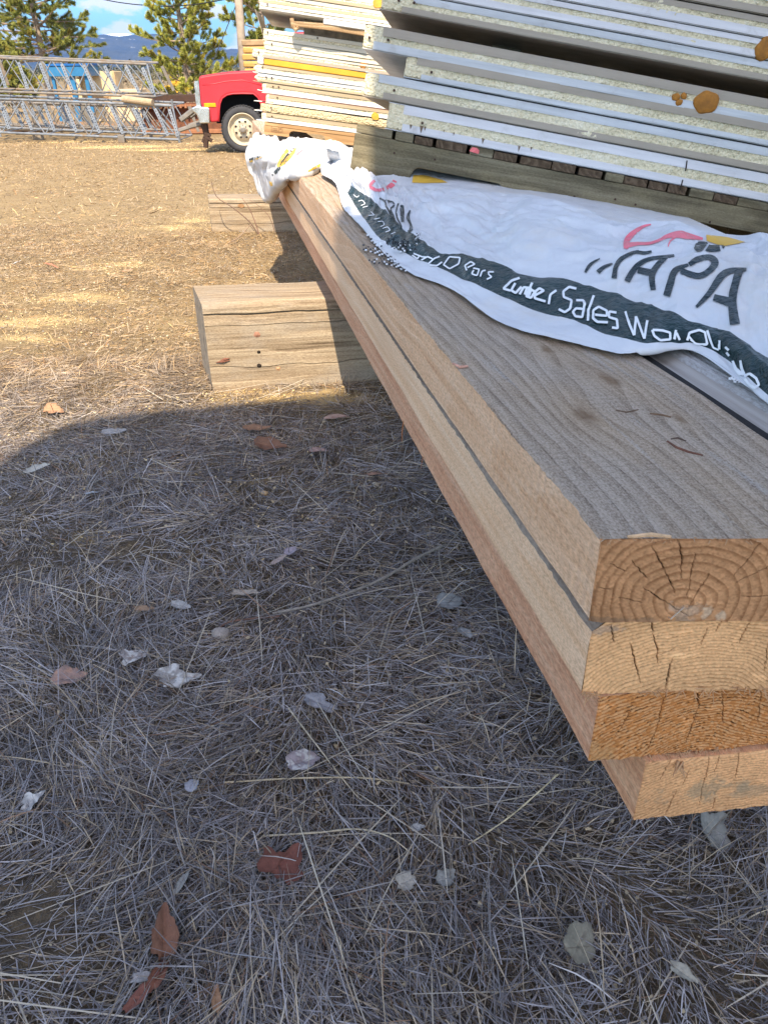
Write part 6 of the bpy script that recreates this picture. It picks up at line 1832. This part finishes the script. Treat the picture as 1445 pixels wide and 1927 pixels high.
# far brush line, treed flats
def brush_line():
    g = np.random.default_rng(5); Vs = []; Cs = []
    for (Y, x0, x1, h, cnt, c) in ((75, -60, 45, 1.1, 900, (.20, .15, .09)), (130, -110, 80, 2.0, 800, (.10, .09, .045)), (260, -240, 180, 3.6, 900, (.045, .055, .025))):
        for i in range(cnt):
            x = g.uniform(x0, x1); y = Y + g.uniform(0, Y * .25); hh_ = h * g.uniform(.35, 1.1)
            for q in range(16):
                a = g.uniform(0, 6.283); w = .35 * hh_ * g.uniform(.2, 1)
                z = hh_ * g.uniform(0, 1) ** .8; rad_ = .5 * hh_ * (1 - z / hh_ * .75)
                c0 = np.array([x + rad_ * math.cos(a) * g.uniform(0, 1), y + rad_ * math.sin(a) * .6, float(gz(24)) + z])
                u_ = g.normal(0, 1, 3); u_ /= np.linalg.norm(u_); v_ = np.cross(u_, g.normal(0, 1, 3)); v_ /= np.linalg.norm(v_)
                s_ = .16 * hh_ * g.uniform(.5, 1.2)
                Vs.append([c0 + u_ * s_, c0 - u_ * s_ * .5 + v_ * s_ * .6, c0 - u_ * s_ * .5 - v_ * s_ * .6])
                Cs.append([np.array(c) * g.uniform(.6, 1.4)] * 3)
    V = np.array(Vs).reshape(-1, 3); C = np.array(Cs).reshape(-1, 3)
    o = raw_mesh('brush', V, np.arange(len(V)).reshape(-1, 3), M['needle'], col=C)
    tag(o, 'far off belt of bare brush and low trees below the mountains', 'brush', kind='stuff')
brush_line()

# ================================================================ mountains
def mountain_mat():
    m, n = new_mat('forested_slope')
    v = n.obj(); x = n.xyz(v)
    f = n.noise(v, .012, 6, .65); g = n.noise(v, .05, 5, .65)
    c = n.mix(n.mr(f, .35, .65), (.022, .030, .028), (.055, .060, .050))
    c = n.mix(n.m('MULTIPLY', n.mr(g, .55, .7), .35), c, (.09, .085, .07))
    sn = n.m('MULTIPLY', n.mr(n.m('ADD', n.noise(v, .022, 5, .7), n.m('MULTIPLY', n.m('SUBTRACT', x[2], 120.0), .0012)), .60, .63), n.mr(x[2], 40, 110))
    sn = n.m('MAXIMUM', sn, n.mr(n.m('ADD', x[1], n.m('MULTIPLY', n.noise(v, .01, 4), 200.0)), 4080.0, 4130.0))
    c = n.mix(sn, c, (.86, .88, .90))
    return finish(m, n, c, .95, n.bump(g, .6, 8.0), 0, .05)
M['mountain'] = mountain_mat()
def mountain(name, label, prof_px, Yc, depth, seed):
    P = np.array([PY(x, y, Yc) for x, y in prof_px])
    xs = np.linspace(P[0, 0], P[-1, 0], 260); zr = np.interp(xs, P[:, 0], P[:, 2])
    zr = zr + (fbm(xs / 90, 0, 0, seed, 4) - .5) * 10
    ys = np.linspace(-1, 1, 40)
    X, T = np.meshgrid(xs, ys, indexing='ij')
    fall = (1 - np.abs(T) ** 1.25)
    Z = zr[:, None] * fall + (fbm(X / 140, T * 4, 0, seed + 3, 5) - .5) * 60 * (1 - fall) * fall * 3
    Z = np.maximum(Z * 1.0, -2) - .5
    V = np.stack([X, Yc + T * depth, Z], -1).reshape(-1, 3)
    o = raw_mesh(name, V, grid_faces(260, 40), M['mountain'], smooth=True)
    tag(o, label, None, kind='structure')
mountain('mountains', 'forested blue mountain ridge beyond the yard', [(-700, 130), (-300, 95), (-100, 80), (-10, 78), (60, 86), (110, 80), (150, 70), (168, 67), (200, 65), (235, 71), (262, 64), (292, 63), (330, 66), (380, 82), (400, 88), (420, 97), (440, 90), (470, 96), (560, 84), (800, 70), (1100, 90), (1600, 120)], 3000, 900, 3)
mountain('snowy_mountains', 'snow capped mountain tops behind the blue ridge', [(-500, 120), (-60, 72), (0, 74), (40, 90), (120, 78), (190, 66), (218, 62), (240, 62), (262, 70), (320, 76), (380, 84), (405, 91), (440, 100), (600, 110), (1200, 110)], 4300, 800, 8)

# ================================================================ haze
hz = MB(); hz.box((-4200, -60, -3.0), (4200, 5300, 230))
hm = bpy.data.materials.new('haze_air'); hm.use_nodes = True; ht = hm.node_tree; ht.nodes.clear()
pv = node(ht, 'ShaderNodeVolumePrincipled', {'Color': (.24, .46, 1.0), 'Density': HAZE, 'Anisotropy': 0.0})
ho = node(ht, 'ShaderNodeOutputMaterial'); ht.links.new(pv.outputs[0], ho.inputs['Volume'])
o = hz.build('haze', hm, None); tag(o, 'pale blue air haze over the whole valley', 'haze', kind='stuff')
# ================================================================ dead leaves, stones and twigs on the ground
def leaf(label, px, py, size, colr, seed, aspect=.75, curl=.35, yaw=None, tilt=None, torn=0.0, cat='leaf', name='dead_leaf', spots=None, lift=.026, roll=0.0):
    r_ = random.Random(seed)
    p = PG(px, py); depth = float((p - CAMP) @ _f)
    R = size * depth / FPX / 2
    yaw = r_.uniform(0, 6.28) if yaw is None else yaw
    nr, ns = 9, 40
    V = []; C = []
    col = np.array(colr)
    for i in range(nr + 1):
        for k in range(ns):
            th = 2 * math.pi * k / ns; q = i / nr
            o_ = .92 - .04 * math.cos(2 * th) + .30 * max(0, math.cos(th)) ** 10 - .10 * max(0, -math.cos(th)) ** 8 + .05 * abs(math.sin(11 * th))
            o_ *= 1 + .07 * math.sin(9 * th + seed) * r_.uniform(.5, 1) + .05 * math.sin(5 * th + seed * 2)
            if torn: o_ *= 1 - torn * float(sstep(.50, .66, vn(math.cos(th) * 1.6 + seed, math.sin(th) * 1.6, 0, seed)))
            x = R * q * o_ * math.cos(th); y = R * aspect * q * o_ * math.sin(th)
            X_, Y_ = x / R, y / R
            z = R * (curl * (abs(Y_) ** 1.6 * .8 + .30 * X_ ** 2 * math.cos(seed * 1.3)) + .16 * (float(fbm(X_ * 2.6 + seed, Y_ * 2.6, 0, seed, 2)) - .5) + .05 * abs(float(fbm(X_ * 5 + seed, Y_ * 5, 3, seed, 2)) - .5) * 2 - .06 * math.exp(-(Y_ / .06) ** 2))
            if roll:       # rolled along the midrib
                a = Y_ * roll; rad_ = R / roll; y = rad_ * math.sin(a); z = z * .5 + rad_ * (1 - math.cos(a))
            V.append((x, y, z))
            vein = math.exp(-(Y_ / .03) ** 2) + .5 * math.exp(-((abs(Y_) - ((X_ * 2.6) % .62)) / .035) ** 2) * .5
            m_ = .72 + .55 * float(fbm(X_ * 3 + seed, Y_ * 3, 1, seed + 2, 3)) + .16 * vein - .22 * q ** 6
            c = col * m_
            if spots is not None:
                w = float(sstep(.5, .62, fbm(X_ * 4 + seed, Y_ * 4, 2, seed + 5, 3))); c = c * (1 - w) + np.array(spots) * w
            C.append(c)
    F = []
    for i in range(nr):
        for k in range(ns): F.append((i * ns + k, i * ns + (k + 1) % ns, (i + 1) * ns + (k + 1) % ns, (i + 1) * ns + k))
    V = np.array(V); C = np.array(C)
    # stalk
    o = raw_mesh(name, V, np.array(F), M['leaf'], col=np.clip(C, .01, 1), smooth=True)
    tl = (r_.uniform(-.3, .3), r_.uniform(-.3, .3)) if tilt is None else tilt
    o.rotation_euler = (tl[0], tl[1], yaw)
    mn = 0
    o.location = (p[0], p[1], p[2] + lift + R * .25 * (abs(tl[0]) + abs(tl[1])))
    tag(o, label, cat)
    return o
BR = (.19, .09, .055); RB = (.14, .052, .038); TAN = (.33, .22, .14); GR = (.28, .255, .235); GL = (.34, .325, .31); PK = (.30, .20, .165); OR = (.36, .20, .11)
L_ = [
 ('glossy reddish brown torn leaf standing up, near the bottom middle', 530, 1652, 88, RB, 1, .95, .30, .9, (.55, -.25), .45),
 ('curled coppery leaf standing upright above a darker leaf tip', 316, 1788, 100, BR, 2, .5, .7, 1.7, (.3, -.5), .2),
 ('dark rolled red brown leaf hanging below the coppery one', 303, 1858, 80, (.19, .075, .045), 3, .35, .6, 1.4, (.1, .3), .1),
 ('narrow dark red leaf lying slanted under the rolled one', 268, 1893, 84, (.21, .085, .06), 4, .28, .4, 1.0, (.1, .0), .0),
 ('small orange brown leaf sliver by the bottom edge', 412, 1903, 54, OR, 5, .35, .3, 1.8, (.2, .1), .0),
 ('rounded pale brown leaf with upturned edges, lone on the shaded grass', 130, 1294, 62, PK, 6, .80, .45, .3, (.05, .1), .0),
 ('large whitish leaf with crusted speckles beside the twig', 328, 1292, 84, GR, 7, .62, .25, .1, (.25, .0), .35),
 ('ragged grey leaf with holes just above the large whitish one', 254, 1254, 62, (.30, .255, .23), 8, .85, .3, 1.2, (.1, .1), .35),
 ('small folded pale leaf lying above the grey stone', 341, 1155, 42, GL, 9, .45, .4, -.3, (.2, .1), .0),
 ('crumpled tan leaf just above the pale folded one', 271, 1164, 38, TAN, 10, .6, .5, .3, None, .2),
 ('speckled mauve grey leaf alone in the middle of the shaded grass', 568, 1452, 66, (.30, .25, .255), 11, .7, .4, .6, (.15, .2), .0),
 ('small bluish grey leaf fragment left of the speckled mauve one', 365, 1497, 34, (.31, .31, .34), 12, .75, .4, 1.3, None, .1),
 ('tattered white grey leaf near the left border of the grass', 68, 1527, 52, GL, 13, .7, .4, .9, None, .4),
 ('broad grey olive leaf standing in deep grass, lower right', 1082, 1800, 92, (.24, .215, .16), 14, .7, .3, 1.0, (.5, .2), .0),
 ('grey dry leaf half buried beneath the lowest plank', 1333, 1582, 84, (.23, .22, .19), 15, .9, .25, .8, (.5, .0), .3),
 ('pale narrow leaf right of the broad grey olive one', 1278, 1850, 62, (.38, .35, .28), 16, .5, .4, -.6, None, .2),
 ('long silvery leaf lying upright close under the planks', 873, 1207, 48, GL, 17, .45, .3, 2.0, (.1, .2), .0),
 ('round silver grey leaf at the twig near the planks', 842, 1149, 50, (.27, .27, .26), 18, .9, .2, .3, (.15, .1), .0),
 ('bright brown leaf in the shade, upper of two lying close together', 480, 819, 50, (.28, .155, .09), 19, .42, .4, .12, (.2, .1), .0),
 ('dark brown crinkled leaf, lower of two lying close together', 503, 852, 62, (.20, .10, .06), 20, .55, .5, -.15, (.35, .1), .15),
 ('pinkish brown leaf right of the two close brown ones', 598, 860, 38, (.40, .27, .23), 21, .6, .3, .2, None, .0),
 ('flat pinkish leaf at the edge of the sunlit ground by the sleeper', 630, 796, 50, (.40, .26, .20), 22, .32, .3, .2, (.1, .0), .0),
 ('small brown and white leaf below the sleeper in shade', 704, 907, 30, (.33, .20, .14), 23, .7, .5, .3, None, .2),
 ('silvery leaf on the shaded side of the shadow edge', 214, 826, 48, GL, 24, .36, .3, .45, (.2, .1), .0),
 ('pale grey leaf lying flat under the curve of the shadow', 70, 897, 56, (.38, .355, .30), 25, .38, .25, .15, None, .2),
 ('small bright grey leaf below the silvery one', 174, 942, 24, (.36, .38, .40), 26, .75, .3, .3, None, .1),
 ('sunlit orange brown crumpled leaf near the shadow edge', 103, 784, 40, OR, 27, .8, .45, .2, (.3, .1), .3),
 ('small lilac leaf in the middle of the shade', 547, 1053, 27, (.34, .29, .32), 28, .85, .3, .8, None, .0),
 ('narrow brown leaf beside the small lilac one', 524, 1071, 34, (.34, .27, .24), 29, .35, .3, .5, None, .0),
 ('broad buff leaf lying flat behind the twig', 462, 1132, 60, (.37, .31, .245), 30, .42, .25, -.1, None, .2),
 ('broken greyish leaf with a dark gap among long straws', 600, 1338, 70, (.27, .26, .27), 31, .5, .3, -.5, None, .45),
 ('pale strip shaped leaf left of the glossy reddish one', 346, 1681, 54, (.28, .265, .235), 32, .36, .3, 1.25, None, .1),
 ('faint grey leaf right of the glossy reddish one', 762, 1678, 46, (.34, .31, .26), 33, .8, .3, .5, None, .2),
 ('light grey leaf fragment farther right of the glossy one', 838, 1672, 44, (.27, .26, .23), 34, .9, .3, .3, None, .35),
 ('small whitish leaf fragment above the glossy reddish one', 783, 1575, 28, GL, 35, .7, .3, .2, None, .2),
 ('pale leaf tucked behind the dark rolled leaf', 272, 1858, 52, (.33, .30, .28), 36, .5, .3, .2, None, .2),
 ('reddish leaf lying in the sunlit grass far from the sleepers', 97, 506, 28, (.34, .15, .09), 37, .4, .4, -.2, None, .0),
 ('tiny white leaf in sunlit grass left of the reddish one', 30, 503, 22, (.6, .56, .5), 38, .4, .3, .0, None, .0),
 ('dark curled leaf in front of the second sleeper', 290, 406, 18, (.14, .08, .05), 39, .4, .5, .1, None, .0),
 ('brownish leaf in sunlit litter between the two sleepers', 240, 517, 22, (.36, .22, .13), 40, .5, .4, .4, None, .1),
]
for a in L_:
    lb, px, py, sz, c, sd, asp, cu, yw, tl, tn = a
    leaf(lb, px, py, sz, c, sd, asp, cu, yw, tl, tn, spots=(.50, .48, .45) if sd in (7, 11, 8, 13) else ((.40, .23, .16) if sd == 6 else None))

def stone(label, px, py, sx, sy, sz, colr, seed):
    p = PG(px, py); depth = float((p - CAMP) @ _f); k = depth / FPX
    bm = bmesh.new(); bmesh.ops.create_icosphere(bm, subdivisions=3, radius=1.0)
    V = np.array([v.co for v in bm.verts]); F = np.array([[v.index for v in f.verts] for f in bm.faces]); bm.free()
    d = 1 + .5 * (fbm(V[:, 0] * 1.2 + seed, V[:, 1] * 1.2, V[:, 2] * 1.2, seed, 3) - .5)
    V = np.sign(V) * np.abs(V) ** .8 * d[:, None] * np.array([sx, sy, sz]) * k
    o = raw_mesh('stone', V, F, simple('stone_%s' % label[:4], colr, .85, var=.35, scale=60, bump=.6), smooth=False)
    o.location = (p[0], p[1], p[2] + sz * k * .6 + .008); o.rotation_euler = (0, 0, seed)
    tag(o, label, 'stone')
stone('angular grey brown stone at the lower end of the twig', 418, 1205, 17, 13, 13, (.34, .29, .25), 3)
stone('black pebble in grass left of the glossy reddish leaf', 330, 1643, 8, 7, 5, (.03, .032, .04), 5)
stone('tiny orange pebble in the shade below the brown leaves', 499, 934, 7, 5, 4, (.52, .36, .20), 6)
stone('pale wood chip in the shade of the planks', 707, 918, 9, 6, 4, (.5, .42, .3), 8)

def twig(label, pts, r0, r1, colr, name='twig', z=.018, Z=None):
    P = [PG(*q[:2]) for q in pts]
    zz = [(q[2] if len(q) > 2 else z) for q in pts]
    P = np.array([p + (0, 0, h) for p, h in zip(P, zz)])
    t = np.linspace(0, len(P) - 1, 60); Q = catmull(P, t)
    rr = np.linspace(r0, r1, 60) * (1 + .15 * np.sin(np.linspace(0, 37, 60)))
    mb = MB(); mb.tube(list(Q), list(rr), 8)
    o = mb.build(name, simple('twig_bark_%d' % len(pts), colr, .85, var=.35, scale=70, bump=.5), None, smooth=True)
    tag(o, label, 'twig'); return o
twig('long grey twig curving over the shaded grass towards the planks', [(832, 1066, .07), (780, 1088, .062), (720, 1118, .05), (650, 1143, .042), (580, 1162, .036), (515, 1172, .03)], .0042, .0030, (.27, .235, .20))
twig('reddish brown thin twig running on from the grey one past the stone', [(530, 1170, .018), (470, 1178, .022), (430, 1184, .02), (395, 1206, .018), (350, 1228, .012)], .0026, .0012, (.20, .11, .08))
twig('thin dark twig lying slanted in the lower shade', [(585, 1370, .02), (480, 1408, .028), (360, 1455, .026), (200, 1520, .016)], .0017, .0012, (.17, .14, .12))
twig('short forked brown stick leaning in the shade near the lilac leaf', [(630, 1062, .05), (618, 1090, .03), (598, 1120, .012)], .0022, .0013, (.24, .16, .11))
twig('long pale reed straw lying level across the grass', [(425, 1486, .02), (560, 1482, .026), (680, 1484, .03), (770, 1488, .02)], .0018, .0012, (.46, .37, .24), 'reed_straw')
twig('bent pale reed straw below the level one', [(497, 1587, .02), (600, 1586, .028), (675, 1581, .03), (735, 1597, .03), (790, 1632, .016)], .0018, .0010, (.50, .42, .29), 'reed_straw')
twig('steep pale reed straw crossing near the mauve leaf', [(545, 1352, .03), (600, 1425, .03), (665, 1503, .02), (685, 1515, .012)], .0017, .0011, (.48, .41, .29), 'reed_straw')
twig('pale reed straw standing aslant beneath the planks', [(1040, 1520, .09), (960, 1568, .05), (880, 1600, .015)], .0016, .0012, (.52, .43, .27), 'reed_straw')
# brush growing by the second sleeper
def shrub_twig(label, pts, Y, r0, r1, colr):
    P = np.array([PY(px, py, Y + dy) for px, py, dy in pts]); t = np.linspace(0, len(P) - 1, 40); Q = catmull(P, t)
    mb = MB(); mb.tube(list(Q), list(np.linspace(r0, r1, 40)), 6); o = mb.build('bare_sapling', simple('sapling_bark', colr, .8, var=.3, scale=40), None, smooth=True); tag(o, label, 'sapling')
ys_ = float(PG(487, 443)[1])
shrub_twig('tall bare sapling arching before the second sleeper', [(487, 443, 0), (470, 418, -.03), (440, 392, -.05), (410, 372, -.06), (400, 350, -.05), (399, 341, -.05)], ys_, .006, .002, (.17, .11, .08))
shrub_twig('bare sapling leaning up and out from the arching one', [(488, 442, 0), (478, 412, 0), (468, 390, -.02), (455, 372, -.03)], ys_, .005, .002, (.21, .12, .09))
shrub_twig('thin sapling curving into the shade of the planks', [(517, 436, 0), (508, 410, -.02), (490, 390, -.03), (470, 376, -.03)], ys_, .004, .0018, (.22, .14, .10))
shrub_twig('low dry stick lying at the foot of the second sleeper', [(430, 458, -.4), (450, 446, -.25), (470, 425, -.12), (474, 422, -.1)], ys_, .007, .003, (.27, .19, .13))
make_grass()
